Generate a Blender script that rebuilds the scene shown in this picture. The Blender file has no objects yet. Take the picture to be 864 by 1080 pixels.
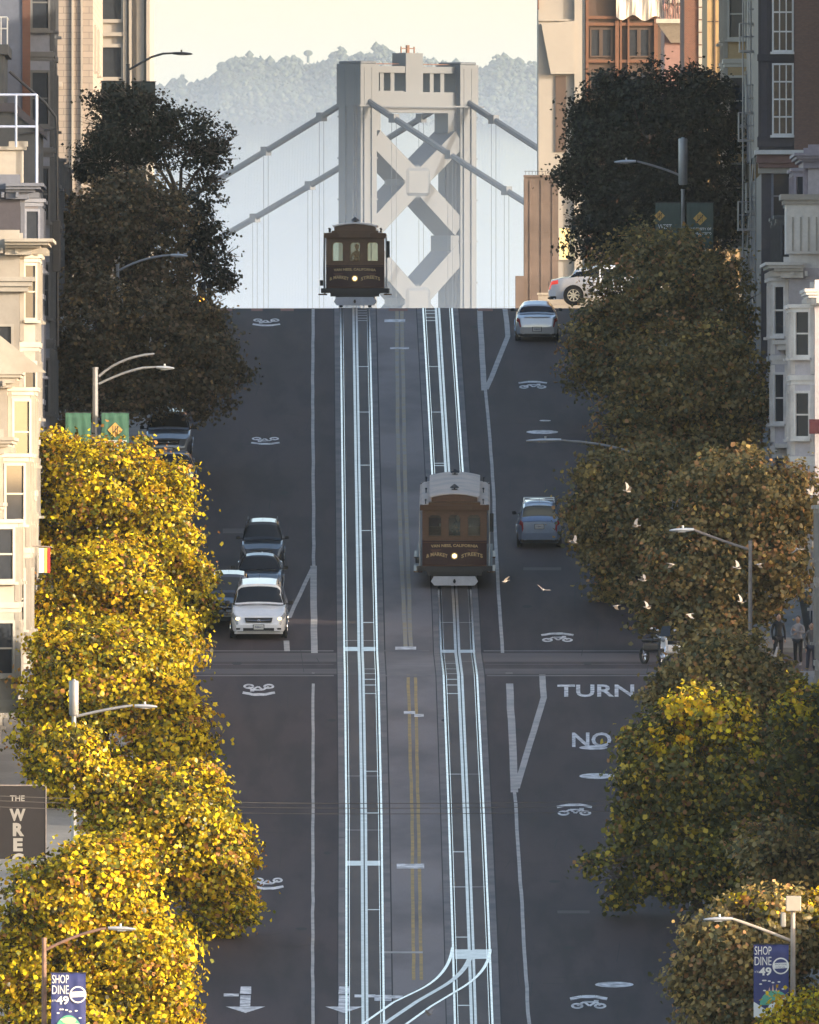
import bpy, bmesh, math, random
import numpy as np
from mathutils import Vector, Matrix, Euler
random.seed(7)
F = 30000.0                     # focal length in photo pixels (864 px wide)
SC = bpy.context.scene
COL = SC.collection
GP = [(-400,-29.0),(699,-28.95),(948,-5.44),(966,-4.77),(1100,7.88),(1118,8.0),(1136,8.13),(2200,15.4),(2300,13.0),(2900,-94.0),(3200,-95.0)]
def g(D):
    for (a,za),(b,zb) in zip(GP, GP[1:]):
        if D <= b: return za+(zb-za)*(D-a)/(b-a)
    return -95.0
def grade(D): return (g(D+.5)-g(D-.5))
def xc(D): return -.06-.0032*(D-960)
def Dg(py):                      # distance at which the street shows on photo row py
    lo, hi = 720., 1100.
    for _ in range(50):
        m = (lo+hi)/2
        if 540-F*g(m)/m > py: lo = m
        else: hi = m
    return lo
def X(px, D): return (px-432)/F*D
def Z(py, D): return (540-py)/F*D
def G(px, py, dz=0):             # point on the street
    D = Dg(py); return (X(px,D), D-960, g(D)+dz)

# ------------------------------------------------------------ materials
def mat(name, col, rough=.7, metal=0, var=.12, scale=3.0, spec=.5, bump=0, emit=None, estr=0, col2=None, coat=0, stretch=None):
    m = bpy.data.materials.new(name); m.use_nodes = True
    nt = m.node_tree; b = nt.nodes['Principled BSDF']
    b.inputs['Roughness'].default_value = rough; b.inputs['Metallic'].default_value = metal
    b.inputs['Specular IOR Level'].default_value = spec
    b.inputs['Coat Weight'].default_value = coat
    tc = nt.nodes.new('ShaderNodeTexCoord'); n = nt.nodes.new('ShaderNodeTexNoise')
    n.inputs['Scale'].default_value = scale; n.inputs['Detail'].default_value = 5; n.inputs['Roughness'].default_value = .65
    if stretch:
        mp = nt.nodes.new('ShaderNodeMapping'); mp.inputs['Scale'].default_value = stretch
        nt.links.new(tc.outputs['Object'], mp.inputs[0]); nt.links.new(mp.outputs[0], n.inputs['Vector'])
    else: nt.links.new(tc.outputs['Object'], n.inputs['Vector'])
    r = nt.nodes.new('ShaderNodeValToRGB'); r.color_ramp.elements[0].position = .3; r.color_ramp.elements[1].position = .7
    c2 = col2 or tuple(min(1,c*(1+var)) for c in col); c1 = tuple(c*(1-var) for c in col)
    r.color_ramp.elements[0].color = (*c1,1); r.color_ramp.elements[1].color = (*c2,1)
    nt.links.new(n.outputs['Fac'], r.inputs[0]); nt.links.new(r.outputs[0], b.inputs['Base Color'])
    if bump:
        bp = nt.nodes.new('ShaderNodeBump'); bp.inputs['Strength'].default_value = bump; bp.inputs['Distance'].default_value = .02
        nt.links.new(n.outputs['Fac'], bp.inputs['Height']); nt.links.new(bp.outputs[0], b.inputs['Normal'])
    if emit: b.inputs['Emission Color'].default_value = (*emit,1); b.inputs['Emission Strength'].default_value = estr
    return m
def two_scale(m, s2, dark, amt=.5, stretch=(1,1,1)):   # larger patches of wear over the base colour
    nt = m.node_tree; b = nt.nodes['Principled BSDF']; src = b.inputs['Base Color'].links[0].from_socket
    tc = nt.nodes.new('ShaderNodeTexCoord'); mp = nt.nodes.new('ShaderNodeMapping'); mp.inputs['Scale'].default_value = stretch
    n = nt.nodes.new('ShaderNodeTexNoise'); n.inputs['Scale'].default_value = s2; n.inputs['Detail'].default_value = 4
    nt.links.new(tc.outputs['Object'], mp.inputs[0]); nt.links.new(mp.outputs[0], n.inputs['Vector'])
    r = nt.nodes.new('ShaderNodeValToRGB'); r.color_ramp.elements[0].position = .42; r.color_ramp.elements[1].position = .62
    r.color_ramp.elements[0].color = (0,0,0,1); r.color_ramp.elements[1].color = (amt,amt,amt,1)
    nt.links.new(n.outputs['Fac'], r.inputs[0])
    mx = nt.nodes.new('ShaderNodeMix'); mx.data_type = 'RGBA'
    nt.links.new(r.outputs[0], mx.inputs[0]); nt.links.new(src, mx.inputs[6]); mx.inputs[7].default_value = (*dark,1)
    nt.links.new(mx.outputs[2], b.inputs['Base Color']); return m
def brickmat(name, c1, c2, mortar, scale, rough=.85, bw=.5, rh=.25, ms=.02):
    m = mat(name, c1, rough); nt = m.node_tree; b = nt.nodes['Principled BSDF']
    tc = nt.nodes.new('ShaderNodeTexCoord'); sp = nt.nodes.new('ShaderNodeSeparateXYZ'); cb = nt.nodes.new('ShaderNodeCombineXYZ')
    ad = nt.nodes.new('ShaderNodeMath'); ad.operation = 'ADD'
    br = nt.nodes.new('ShaderNodeTexBrick'); br.inputs['Scale'].default_value = scale
    br.inputs['Color1'].default_value = (*c1,1); br.inputs['Color2'].default_value = (*c2,1); br.inputs['Mortar'].default_value = (*mortar,1)
    br.inputs['Mortar Size'].default_value = ms; br.inputs['Brick Width'].default_value = bw; br.inputs['Row Height'].default_value = rh
    nt.links.new(tc.outputs['Object'], sp.inputs[0]); nt.links.new(sp.outputs[0], ad.inputs[0]); nt.links.new(sp.outputs[1], ad.inputs[1])
    nt.links.new(ad.outputs[0], cb.inputs[0]); nt.links.new(sp.outputs[2], cb.inputs[1]); nt.links.new(cb.outputs[0], br.inputs['Vector'])
    nt.links.new(br.outputs[0], b.inputs['Base Color']); return m
M = {}
M['asphalt'] = two_scale(two_scale(mat('asphalt', (.062,.041,.041), .78, var=.28, scale=25, bump=.2, spec=.3), .22, (.042,.030,.031), .8, (1,.25,1)), 1.3, (.029,.021,.022), .8, (1,.03,1))
M['asphalt3'] = two_scale(mat('asphalt_mid', (.084,.062,.061), .75, var=.25, scale=18), .5, (.056,.042,.043), .8, (.2,1,1))
M['asphalt2'] = two_scale(mat('asphalt_patch', (.215,.180,.172), .75, var=.2, scale=20), .3, (.098,.080,.079), .7, (1,.3,1))
M['trackbed'] = two_scale(mat('trackbed', (.092,.070,.060), .75, var=.2, scale=12), .6, (.048,.036,.032), .7, (1,.2,1))
M['concrete'] = two_scale(mat('track_concrete', (.19,.165,.16), .8, var=.15, scale=9), .7, (.09,.09,.092), .6)
M['walk'] = two_scale(mat('sidewalk', (.26,.25,.235), .85, var=.15, scale=4), .5, (.17,.165,.155), .6)
M['seam'] = mat('seam', (.012,.012,.012), .8)
M['rail'] = mat('rail_steel', (.80,.78,.77), .24, 1, var=.3, scale=6, stretch=(1,.5,1))
M['slotmetal'] = mat('slot_steel', (.56,.54,.54), .3, 1, var=.25, scale=3)
M['groove'] = mat('groove', (.02,.02,.02), .9)
M['paint'] = two_scale(mat('road_paint', (.80,.77,.76), .6, var=.12, scale=9), 3.5, (.26,.24,.24), .8)
M['paintworn'] = two_scale(mat('road_paint_worn', (.46,.42,.39), .7, var=.15, scale=12), 1.5, (.27,.26,.25), .7)
M['yellow'] = two_scale(mat('road_yellow', (.42,.27,.08), .7, var=.2, scale=12), 2.0, (.24,.18,.09), .7)
M['yellowworn'] = two_scale(mat('road_yellow_worn', (.36,.29,.19), .8, var=.2, scale=10), 1.2, (.30,.29,.28), .8)
M['brickpave'] = mat('brick_paving', (.26,.12,.085), .85, var=.3, scale=12)
M['soil'] = mat('soil', (.09,.085,.07), .95, var=.3, scale=.2)
M['water'] = mat('bay_water', (.03,.05,.06), .12, scale=.02)
M['black'] = mat('black_rubber', (.018,.018,.02), .7)
M['darkmetal'] = mat('dark_metal', (.045,.045,.05), .5, .3)
M['greymetal'] = mat('grey_metal', (.30,.30,.31), .5, .5)
M['lamphead'] = mat('lamp_head_grey', (.55,.56,.58), .35, .4)
M['chrome'] = mat('chrome', (.8,.8,.82), .15, 1)
M['glass'] = mat('window_glass', (.03,.035,.045), .08, 0, spec=.35)
M['carglass'] = mat('car_glass', (.012,.015,.02), .08, 0, spec=.4)
M['cream'] = two_scale(mat('cream_paint', (.31,.285,.255), .7, var=.06, scale=5), .8, (.24,.215,.185), .6)
M['cream2'] = two_scale(mat('pale_trim', (.37,.345,.31), .65, var=.06, scale=6), .8, (.28,.255,.22), .65)
M['greige'] = mat('greige_paint', (.40,.36,.32), .7, scale=5)
M['mauve'] = mat('mauve_paint', (.33,.29,.33), .7, scale=5)
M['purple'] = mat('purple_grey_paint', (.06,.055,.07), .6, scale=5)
M['palemauve'] = mat('pale_mauve_paint', (.52,.47,.49), .7, scale=5)
M['paletrim'] = two_scale(mat('weathered_white_trim', (.74,.69,.65), .65, var=.08, scale=6), 1.2, (.52,.47,.44), .6)
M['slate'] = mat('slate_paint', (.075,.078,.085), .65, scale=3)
M['bluegrey'] = mat('bluegrey_paint', (.14,.155,.20), .7, scale=4)
M['ochre'] = mat('ochre_render', (.33,.23,.12), .8, scale=2)
M['redbrick'] = brickmat('red_brick', (.15,.06,.04), (.12,.05,.035), (.15,.12,.10), 5)
M['brownbrick'] = brickmat('brown_brick', (.20,.115,.085), (.155,.09,.07), (.13,.10,.09), 4.5, ms=.03)
M['stone'] = brickmat('stone_block', (.29,.25,.225), (.24,.21,.19), (.15,.135,.125), .8, ms=.012)
M['stoneplain'] = mat('pale_stone', (.28,.26,.24), .8, scale=.6)
M['concretewall'] = two_scale(mat('concrete_wall', (.27,.255,.24), .85, var=.06, scale=.8), .15, (.31,.285,.26), .5)
M['brownstone'] = two_scale(mat('brownstone', (.125,.095,.085), .9, var=.15, scale=.6), .35, (.075,.058,.052), .8)
M['brownwall'] = mat('brown_cladding', (.075,.05,.04), .6, scale=1)
M['orangeframe'] = mat('orange_frame', (.13,.06,.035), .6)
M['tarp'] = mat('white_tarp', (.55,.48,.41), .8, scale=1.5)
M['roofdark'] = mat('dark_roof', (.05,.05,.05), .9)
M['pink'] = mat('pink_trim', (.22,.13,.12), .7)
M['redawn'] = mat('red_awning', (.055,.008,.012), .7)
M['yellowglass'] = mat('pale_yellow_glass', (.75,.62,.32), .4)  # even pale yellow pane, no emission
M['bluerail'] = mat('blue_painted_rail', (.34,.40,.56), .5)
M['whiterail'] = mat('white_painted_rail', (.62,.62,.62), .5)
M['bark'] = mat('bark', (.085,.065,.05), .9, var=.4, scale=6, bump=.6)
M['bridge'] = two_scale(mat('bridge_steel', (.042,.058,.085), .6, var=.08, scale=.1), .05, (.030,.040,.058), .6)
M['green'] = mat('green_banner', (.05,.14,.095), .7, var=.3, scale=3, stretch=(4,4,.6))
M['greendk'] = mat('dark_green_banner', (.025,.035,.032), .7)
M['gold'] = mat('gold_print', (.62,.38,.10), .6)
M['navy'] = mat('navy_banner', (.035,.045,.17), .6, scale=3)
M['white'] = mat('white_print', (.78,.78,.76), .6, var=.04)
M['mint'] = mat('mint_print', (.10,.38,.26), .6)
M['peach'] = mat('peach_print', (.65,.42,.33), .6)
M['signbrown'] = mat('sign_brown', (.020,.015,.015), .6)
M['redflag'] = mat('red_flag', (.6,.03,.03), .7)
M['yellowflag'] = mat('yellow_flag', (.7,.5,.12), .7)
M['wood'] = mat('varnished_wood', (.125,.060,.032), .45, var=.3, scale=5, stretch=(1,1,6), coat=.1)
M['maroon'] = mat('maroon_paint', (.040,.010,.011), .4, coat=.12, scale=4)
M['goldleaf'] = mat('gold_leaf', (.60,.42,.20), .5)
M['roofcream'] = two_scale(mat('canvas_roof', (.70,.58,.49), .8, var=.08, scale=3, stretch=(1,12,1)), 1.2, (.45,.40,.36), .5)
M['bumper'] = mat('pale_bumper', (.55,.55,.58), .6)
M['brass'] = mat('brass', (.5,.35,.14), .3, 1)
M['lampon'] = mat('lit_headlamp', (1,.9,.6), .4, emit=(1,.74,.36), estr=1.1)
M['beam'] = mat('lit_amber', (1,.6,.2), .4, emit=(1,.60,.25), estr=2.5)
M['amber'] = mat('amber_signal', (1,.5,.05), .4, emit=(1,.42,.03), estr=7)
M['redlens'] = mat('red_lens', (.30,.02,.02), .2)
M['redlit'] = mat('red_lens_lit', (.7,.05,.03), .3, emit=(1,.07,.04), estr=.25)
M['lens'] = mat('clear_lens', (.30,.31,.33), .12, spec=.8)
M['plate'] = mat('number_plate', (.65,.65,.62), .5)
M['skin'] = mat('skin', (.45,.27,.19), .6)
M['bird_white'] = mat('bird_white', (.26,.24,.235), .7, scale=10)
M['bird_grey'] = mat('bird_grey', (.22,.22,.24), .7, scale=10)
M['wire'] = mat('wire', (.10,.085,.075), .6)
M['hill'] = mat('hill_ground', (.05,.065,.05), .95, var=.3, scale=.01)
def flat(name, col, rough=.7): return M.setdefault(name, mat(name, col, rough))

# ------------------------------------------------------------ mesh builder
SPLIT={'bracket','fog_light','pilaster','belt_course','side_lamp','step_lamp','roof_end_board','bench_seat','running_board','side_panel','roof_cleat','vent_pipe','wing_mirror','fork','parapet','chimney','wheel_bar','beacon_mast','gusset','stringer','roof_rack','coupler','eyes','grip_lever','balcony_flower','rod','projecting_slab','front_light','clerestory_window','plate_surround_','cornice','fascia'}
class MB:
    def __init__(s): s.v=[]; s.f=[]; s.T=None
    def add(s, vs, fs):
        o=len(s.v)
        if s.T is not None: vs=[tuple(s.T@Vector(p)) for p in vs]
        s.v+= [tuple(p) for p in vs]; s.f+=[tuple(i+o for i in f) for f in fs]; return s
    def box(s, x0,x1,y0,y1,z0,z1, bev=0):
        if bev: return s.bbox(x0,x1,y0,y1,z0,z1,bev)
        return s.add([(x0,y0,z0),(x1,y0,z0),(x1,y1,z0),(x0,y1,z0),(x0,y0,z1),(x1,y0,z1),(x1,y1,z1),(x0,y1,z1)],
              [(0,3,2,1),(4,5,6,7),(0,1,5,4),(1,2,6,5),(2,3,7,6),(3,0,4,7)])
    def bbox(s,x0,x1,y0,y1,z0,z1,b):
        bm=bmesh.new(); bmesh.ops.create_cube(bm,size=1)
        for v in bm.verts: v.co=Vector(((x0+x1)/2+v.co.x*(x1-x0),(y0+y1)/2+v.co.y*(y1-y0),(z0+z1)/2+v.co.z*(z1-z0)))
        bmesh.ops.bevel(bm,geom=bm.edges[:],offset=b,segments=2,profile=.5,affect='EDGES')
        bm.verts.ensure_lookup_table()
        s.add([v.co[:] for v in bm.verts],[[v.index for v in f.verts] for f in bm.faces]); bm.free(); return s
    def obox(s, c, ux, uy, uz, hx, hy, hz):      # oriented box
        c=Vector(c);ux=Vector(ux)*hx;uy=Vector(uy)*hy;uz=Vector(uz)*hz
        vs=[c+a*ux+b*uy+d*uz for d in(-1,1) for (a,b) in((-1,-1),(1,-1),(1,1),(-1,1))]
        return s.add(vs,[(0,3,2,1),(4,5,6,7),(0,1,5,4),(1,2,6,5),(2,3,7,6),(3,0,4,7)])
    def prism(s, poly, z0, z1):                  # poly in xy, CCW
        n=len(poly); vs=[(x,y,z0) for x,y in poly]+[(x,y,z1) for x,y in poly]
        return s.add(vs,[tuple(range(n))[::-1],tuple(range(n,2*n))]+[(i,(i+1)%n,n+(i+1)%n,n+i) for i in range(n)])
    def prismy(s, poly, y0, y1):                 # poly in xz
        n=len(poly); vs=[(x,y0,z) for x,z in poly]+[(x,y1,z) for x,z in poly]
        return s.add(vs,[tuple(range(n)),tuple(range(n,2*n))[::-1]]+[(i,n+i,n+(i+1)%n,(i+1)%n) for i in range(n)])
    def prismx(s, poly, x0, x1):                 # poly in yz
        n=len(poly); vs=[(x0,y,z) for y,z in poly]+[(x1,y,z) for y,z in poly]
        return s.add(vs,[tuple(range(n)),tuple(range(n,2*n))[::-1]]+[(i,n+i,n+(i+1)%n,(i+1)%n) for i in range(n)])
    def tube(s, pts, rad, n=8, cap=True):
        pts=[Vector(p) for p in pts]; rad=rad if isinstance(rad,(list,tuple)) else [rad]*len(pts)
        vs=[];fs=[]
        for i,p in enumerate(pts):
            d=(pts[min(i+1,len(pts)-1)]-pts[max(i-1,0)]); d=d.normalized() if d.length>1e-9 else Vector((0,0,1))
            a=Vector((1,0,0)) if abs(d.x)<.8 else Vector((0,1,0)); u=d.cross(a).normalized(); w=d.cross(u)
            for k in range(n):
                t=2*math.pi*k/n; vs.append(p+rad[i]*(u*math.cos(t)+w*math.sin(t)))
        for i in range(len(pts)-1):
            for k in range(n): fs.append((i*n+k,i*n+(k+1)%n,(i+1)*n+(k+1)%n,(i+1)*n+k))
        if cap: fs.append(tuple(range(n))[::-1]); fs.append(tuple(range((len(pts)-1)*n,len(pts)*n)))
        return s.add(vs,fs)
    def cyl(s,c,ax,r,h,n=16):
        c=Vector(c);ax=Vector(ax).normalized(); return s.tube([c-ax*h/2,c+ax*h/2],r,n)
    def ball(s,c,rx,ry,rz,n=10,m=7):
        vs=[];fs=[]
        for j in range(m+1):
            t=math.pi*j/m
            for k in range(n):
                p=2*math.pi*k/n; vs.append((c[0]+rx*math.sin(t)*math.cos(p),c[1]+ry*math.sin(t)*math.sin(p),c[2]+rz*math.cos(t)))
        for j in range(m):
            for k in range(n): fs.append((j*n+k,(j+1)*n+k,(j+1)*n+(k+1)%n,j*n+(k+1)%n))
        return s.add(vs,fs)
    def build(s, name, m, parent=None, smooth=False, fix=True, loc=None):
        if name in SPLIT and parent is not None:
            gs=s.groups()
            if 1<len(gs)<=60:
                first=None
                for fidx in gs:
                    q=MB(); used={}; 
                    for fi in fidx:
                        for vi in s.f[fi]:
                            if vi not in used: used[vi]=len(q.v); q.v.append(s.v[vi])
                        q.f.append(tuple(used[vi] for vi in s.f[fi]))
                    o=q._build(name,m,parent,smooth,fix,loc); first=first or o
                return first
        return s._build(name,m,parent,smooth,fix,loc)
    def groups(s):
        par=list(range(len(s.v)))
        def fd(a):
            while par[a]!=a: par[a]=par[par[a]]; a=par[a]
            return a
        for f in s.f:
            for b in f[1:]: par[fd(b)]=fd(f[0])
        cs={}
        for fi,f in enumerate(s.f): cs.setdefault(fd(f[0]),[]).append(fi)
        items=[]
        for fl in cs.values():
            vs=[s.v[i] for fi in fl for i in s.f[fi]]
            items.append([[min(v[k] for v in vs)-.02 for k in range(3)],[max(v[k] for v in vs)+.02 for k in range(3)],fl])
        ch=True
        while ch:
            ch=False
            for i in range(len(items)):
                for j in range(i+1,len(items)):
                    a,b=items[i],items[j]
                    if all(a[0][k]<=b[1][k] and b[0][k]<=a[1][k] for k in range(3)):
                        items[i]=[[min(a[0][k],b[0][k]) for k in range(3)],[max(a[1][k],b[1][k]) for k in range(3)],a[2]+b[2]]; items.pop(j); ch=True; break
                if ch: break
        return [it[2] for it in items]
    def _build(s, name, m, parent=None, smooth=False, fix=True, loc=None):
        me=bpy.data.meshes.new(name); me.from_pydata(s.v,[],s.f)
        if fix and len(s.f)<20000:
            bm=bmesh.new(); bm.from_mesh(me); bmesh.ops.remove_doubles(bm,verts=bm.verts[:],dist=1e-5) if smooth else None
            bmesh.ops.recalc_face_normals(bm,faces=bm.faces[:]); bm.to_mesh(me); bm.free()
        me.materials.append(m); me.update()
        if smooth:
            me.polygons.foreach_set('use_smooth',[True]*len(me.polygons))
            if smooth!='all':
                try: me.set_sharp_from_angle(angle=math.radians(40))
                except Exception: pass
        o=bpy.data.objects.new(name,me); COL.objects.link(o)
        if parent is not None: o.parent=parent
        if loc is not None: o.location=loc
        return o
def tag(o,label=None,cat=None,group=None,kind=None):
    if label: o['label']=label
    if cat: o['category']=cat
    if group: o['group']=group
    if kind: o['kind']=kind
    return o
def empty(name,loc,rot=(0,0,0),label=None,cat=None,group=None):
    o=bpy.data.objects.new(name,None); COL.objects.link(o); o.location=loc; o.rotation_euler=rot; o.empty_display_size=.3
    return tag(o,label,cat,group)
def copy_tree(o,parent=None):
    c=o.copy(); COL.objects.link(c); c.parent=parent
    for ch in [x for x in KIDS.get(o.name,[])] or [x for x in bpy.data.objects if x.parent==o]: copy_tree(ch,c)
    return c
KIDS={}
def textmesh(s,size=1,bold=0,align='CENTER'):
    cu=bpy.data.curves.new('t','FONT'); cu.body=s; cu.size=size; cu.align_x=align; cu.offset=bold; cu.resolution_u=3
    o=bpy.data.objects.new('t',cu); COL.objects.link(o); dg=bpy.context.evaluated_depsgraph_get(); dg.update()
    me=bpy.data.meshes.new_from_object(o.evaluated_get(dg))
    v=[tuple(p.co) for p in me.vertices]; f=[tuple(p.vertices) for p in me.polygons]
    bpy.data.objects.remove(o); bpy.data.curves.remove(cu); bpy.data.meshes.remove(me)
    return v,f
def fit(v,x0,x1,y0,y1):
    xs=[p[0] for p in v]; ys=[p[1] for p in v]; a,b,c,d=min(xs),max(xs),min(ys),max(ys)
    return [(x0+(p[0]-a)/(b-a)*(x1-x0), y0+(p[1]-c)/(d-c)*(y1-y0)) for p in v]
# ------------------------------------------------------------ ground, street
def stations(a,b,step=4):
    s={a,b}|{p[0] for p in GP if a<p[0]<b}; d=a
    while d<b: s.add(d); d+=step
    return sorted(s)
def strip(off0,off1,D0,D1,dz,name,m,zf=None,kind='structure',step=4,mb=None):
    mb=mb or MB(); vs=[];fs=[]; st=stations(D0,D1,step)
    for D in st:
        for o in (off0,off1):
            o=o(D) if callable(o) else o
            vs.append((xc(D)+o,D-960,g(D)+dz+(zf(xc(D)+o,D) if zf else 0)))
    for i in range(len(st)-1): fs.append((2*i,2*i+1,2*i+3,2*i+2))
    mb.add(vs,fs)
    if name: return tag(mb.build(name,m,fix=False),kind=kind)
    return mb
# terrain sheet
mb=MB(); xs=[-3000,-900,-300,-60,-9,9,60,300,900,3000]; Ds=stations(-400,3200,60); n=len(xs)
for D in Ds:
    for x in xs: mb.v.append((xc(D)+x if abs(x)<100 else x, D-960, g(D)-.12-(max(0,abs(x)-300)*.02 if D<2900 else 0)))
for j in range(len(Ds)-1):
    for i in range(n-1): mb.f.append((j*n+i,j*n+i+1,(j+1)*n+i+1,(j+1)*n+i))
tag(mb.build('ground',M['soil'],fix=False),kind='structure')
tag(MB().add([(-30000,1500,-93),(30000,1500,-93),(30000,26000,-93),(-30000,26000,-93)],[(0,1,2,3)]).build('bay_water',M['water'],fix=False),kind='structure')
RW=8.4
strip(-RW,RW,700,1117.9,0,'street',M['asphalt'])
def rise(x,D): return .05*max(0,x-3.2)
# top cross street (its right side climbs slightly)
mb=MB(); st=[1117.9,1122,1127,1132,1136]; xx=[-160,-60,-8.4,-2,3.2,6,9,14,40,160]
for D in st:
    for x in xx: mb.v.append((xc(D)+x,D-960,g(D)+(.05*(min(x,14)-3.2) if x>3.2 else 0)))
for j in range(len(st)-1):
    for i in range(len(xx)-1): mb.f.append((j*10+i,j*10+i+1,(j+1)*10+i+1,(j+1)*10+i))
tag(mb.build('cross_street',M['asphalt2'],fix=False),kind='structure')
strip(-RW,RW,1136,2200,0,'street',M['asphalt'],step=60)
for sgn in (-1,1):
    a,b=(RW,160) if sgn>0 else (-160,-RW)
    strip(a,b,948,966,0,'cross_street',M['asphalt3'])
# lighter worn band of the lower intersection + gutter lines
strip(-RW,RW,949,953,.004,'road_patch',M['asphalt3'])
strip(-RW,RW,958.5,965.5,.004,'road_patch',M['asphalt3'])
mb=MB()
for D,w in ((947.6,.35),(966.3,.35),(956.2,.22)):
    for a,b in ((-8.2,-2.5),(-.9,.75),(2.6,8.2)): strip(a,b,D,D+w,.008,None,None,mb=mb,step=9)
tag(mb.build('gutter_line',M['concrete'],fix=False),kind='structure')
# pavements with kerbs
def walk(sg,D0,D1):
    mb=MB(); st=stations(D0,D1); k=[RW+.02,RW+.04,RW+.2,13.6,13.6]; hz=[-.1,.12,.14,.17,-.1]
    for D in st:
        for o,h in zip(k,hz): mb.v.append((xc(D)+sg*o,D-960,g(D)+h))
    for j in range(len(st)-1):
        for i in range(4): mb.f.append((j*5+i,j*5+i+1,j*5+6+i,j*5+5+i))
    mb.f.append((0,1,2,3,4)); e=(len(st)-1)*5; mb.f.append((e,e+1,e+2,e+3,e+4))
    tag(mb.build('pavement',M['walk']),kind='structure')
for sg in (-1,1):
    walk(sg,700,945); walk(sg,969,1116); walk(sg,1139,2100)
    # street corners of the lower junction, pavement along the cross street
    for a,b in ((941,948),(966,972)):
        x0,x1=sorted((sg*13.6,sg*150)); mb=MB()
        mb.add([(x0,a-960,g(a)+.165),(x1,a-960,g(a)+.165),(x1,b-960,g(b)+.165),(x0,b-960,g(b)+.165),
                (x0,a-960,g(a)-.1),(x1,a-960,g(a)-.1),(x1,b-960,g(b)-.1),(x0,b-960,g(b)-.1)],
               [(0,1,2,3),(0,4,5,1),(1,5,6,2),(2,6,7,3),(3,7,4,0)])
        tag(mb.build('pavement',M['walk']),kind='structure')
    mb=MB(); a,b=(945.01,947.9) if 1 else 0
    for a,b in ((945.01,947.9),(966.1,968.99)):
        pts=[(RW+.05,a),(13.6,a),(13.6,b),(RW+1.2,b)] if a<950 else [(RW+1.2,a),(13.6,a),(13.6,b),(RW+.05,b)]
        mb.add([(xc(D)+sg*o,D-960,g(D)+.15) for o,D in pts]+[(xc(D)+sg*o,D-960,g(D)-.1) for o,D in pts],[(0,1,2,3)]+[(i,(i+1)%4,4+(i+1)%4,4+i) for i in range(4)])
    tag(mb.build('pavement',M['walk']),kind='structure')
# --- tracks: centre line given on photo rows, gauge 1.16 m
LT=[(325,374.5),(500,377.4),(640,379.8),(700,381.0),(860,383.9),(1075,385.2),(1180,386.5)]
RT=[(325,461.5),(500,472.2),(640,480.6),(690,482.8),(712,485.6),(860,492.0),(1000,497.2),(1075,499.6),(1180,503)]
def trk(tb):
    pts=[(Dg(py),X(px,Dg(py))) for py,px in tb]; pts.sort()
    s0=(pts[1][1]-pts[0][1])/(pts[1][0]-pts[0][0]); s1=(pts[-1][1]-pts[-2][1])/(pts[-1][0]-pts[-2][0])
    def f(D):
        if D<=pts[0][0]: return pts[0][1]+s0*(D-pts[0][0])
        for (a,xa),(b,xb) in zip(pts,pts[1:]):
            if D<=b: return xa+(xb-xa)*(D-a)/(b-a)
        return pts[-1][1]-.0032*(D-pts[-1][0])
    return f
TL,TR=trk(LT),trk(RT)
strip(lambda D:TL(D)-xc(D)+.82,lambda D:TR(D)-xc(D)-.82,700,1117.8,.005,'road_centre_strip',M['asphalt2'])
for f in (TL,TR):
    o=lambda k:(lambda D:f(D)-xc(D)+k)
    strip(o(-.80),o(.80),700,1200,.006,'track_edging',M['concrete'])
    strip(o(-.60),o(.60),700,1200,.011,'trackbed',M['trackbed'])
    mb=MB(); strip(o(-.83),o(-.80),700,1200,.007,None,None,mb=mb); strip(o(.80),o(.84),700,1200,.007,None,None,mb=mb)
    strip(o(-.525),o(-.475),700,1200,.014,None,None,mb=mb); strip(o(.475),o(.525),700,1200,.014,None,None,mb=mb)
    strip(o(-.018),o(.018),700,1200,.022,None,None,mb=mb)
    tag(mb.build('track_groove',M['groove'],fix=False),kind='structure')
    mb=MB()
    for a,b in ((-.590,-.525),(.525,.590),(-.475,-.455),(.455,.475)): strip(o(a),o(b),700,1200,.018,None,None,mb=mb)
    tag(mb.build('rail',M['rail'],fix=False),kind='structure')
    mb=MB()
    for a,b in ((-.108,-.018),(.018,.098)): strip(o(a),o(b),700,1200,.018,None,None,mb=mb)
    tag(mb.build('cable_slot',M['slotmetal'],fix=False),kind='structure')
def bars(f,rows,a,b,w,m,name='track_cross_bar'):
    mb=MB()
    for py in rows:
        D=Dg(py); strip(lambda D:f(D)-xc(D)+a,lambda D:f(D)-xc(D)+b,D-w/2,D+w/2,.016,None,None,mb=mb,step=9)
    tag(mb.build(name,m,fix=False),kind='structure')
bars(TL,[328,330.5,333,336,338.5,387,435,491,560,657,706,711,717,723,732,814,858,960],.1,.46,.22,M['slotmetal'])
bars(TR,[328,331,335,338.5,387,435,489,491.5,657,700,706,711,717,723,732,817,899,936,989,1061],-.46,-.1,.22,M['slotmetal'])
bars(TL,[676,819,848,876],-.6,.6,.16,M['paintworn']); bars(TR,[657,817,936,698],-.6,.6,.14,M['paintworn'])
bars(TL,[685,911],-.55,.5,1.4,M['slotmetal'],'slot_hatch_cover'); bars(TR,[688],-.55,.6,1.4,M['slotmetal'],'slot_hatch_cover')
bars(TR,[1007],-.5,.55,2.6,M['slotmetal'],'slot_hatch_cover')
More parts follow.
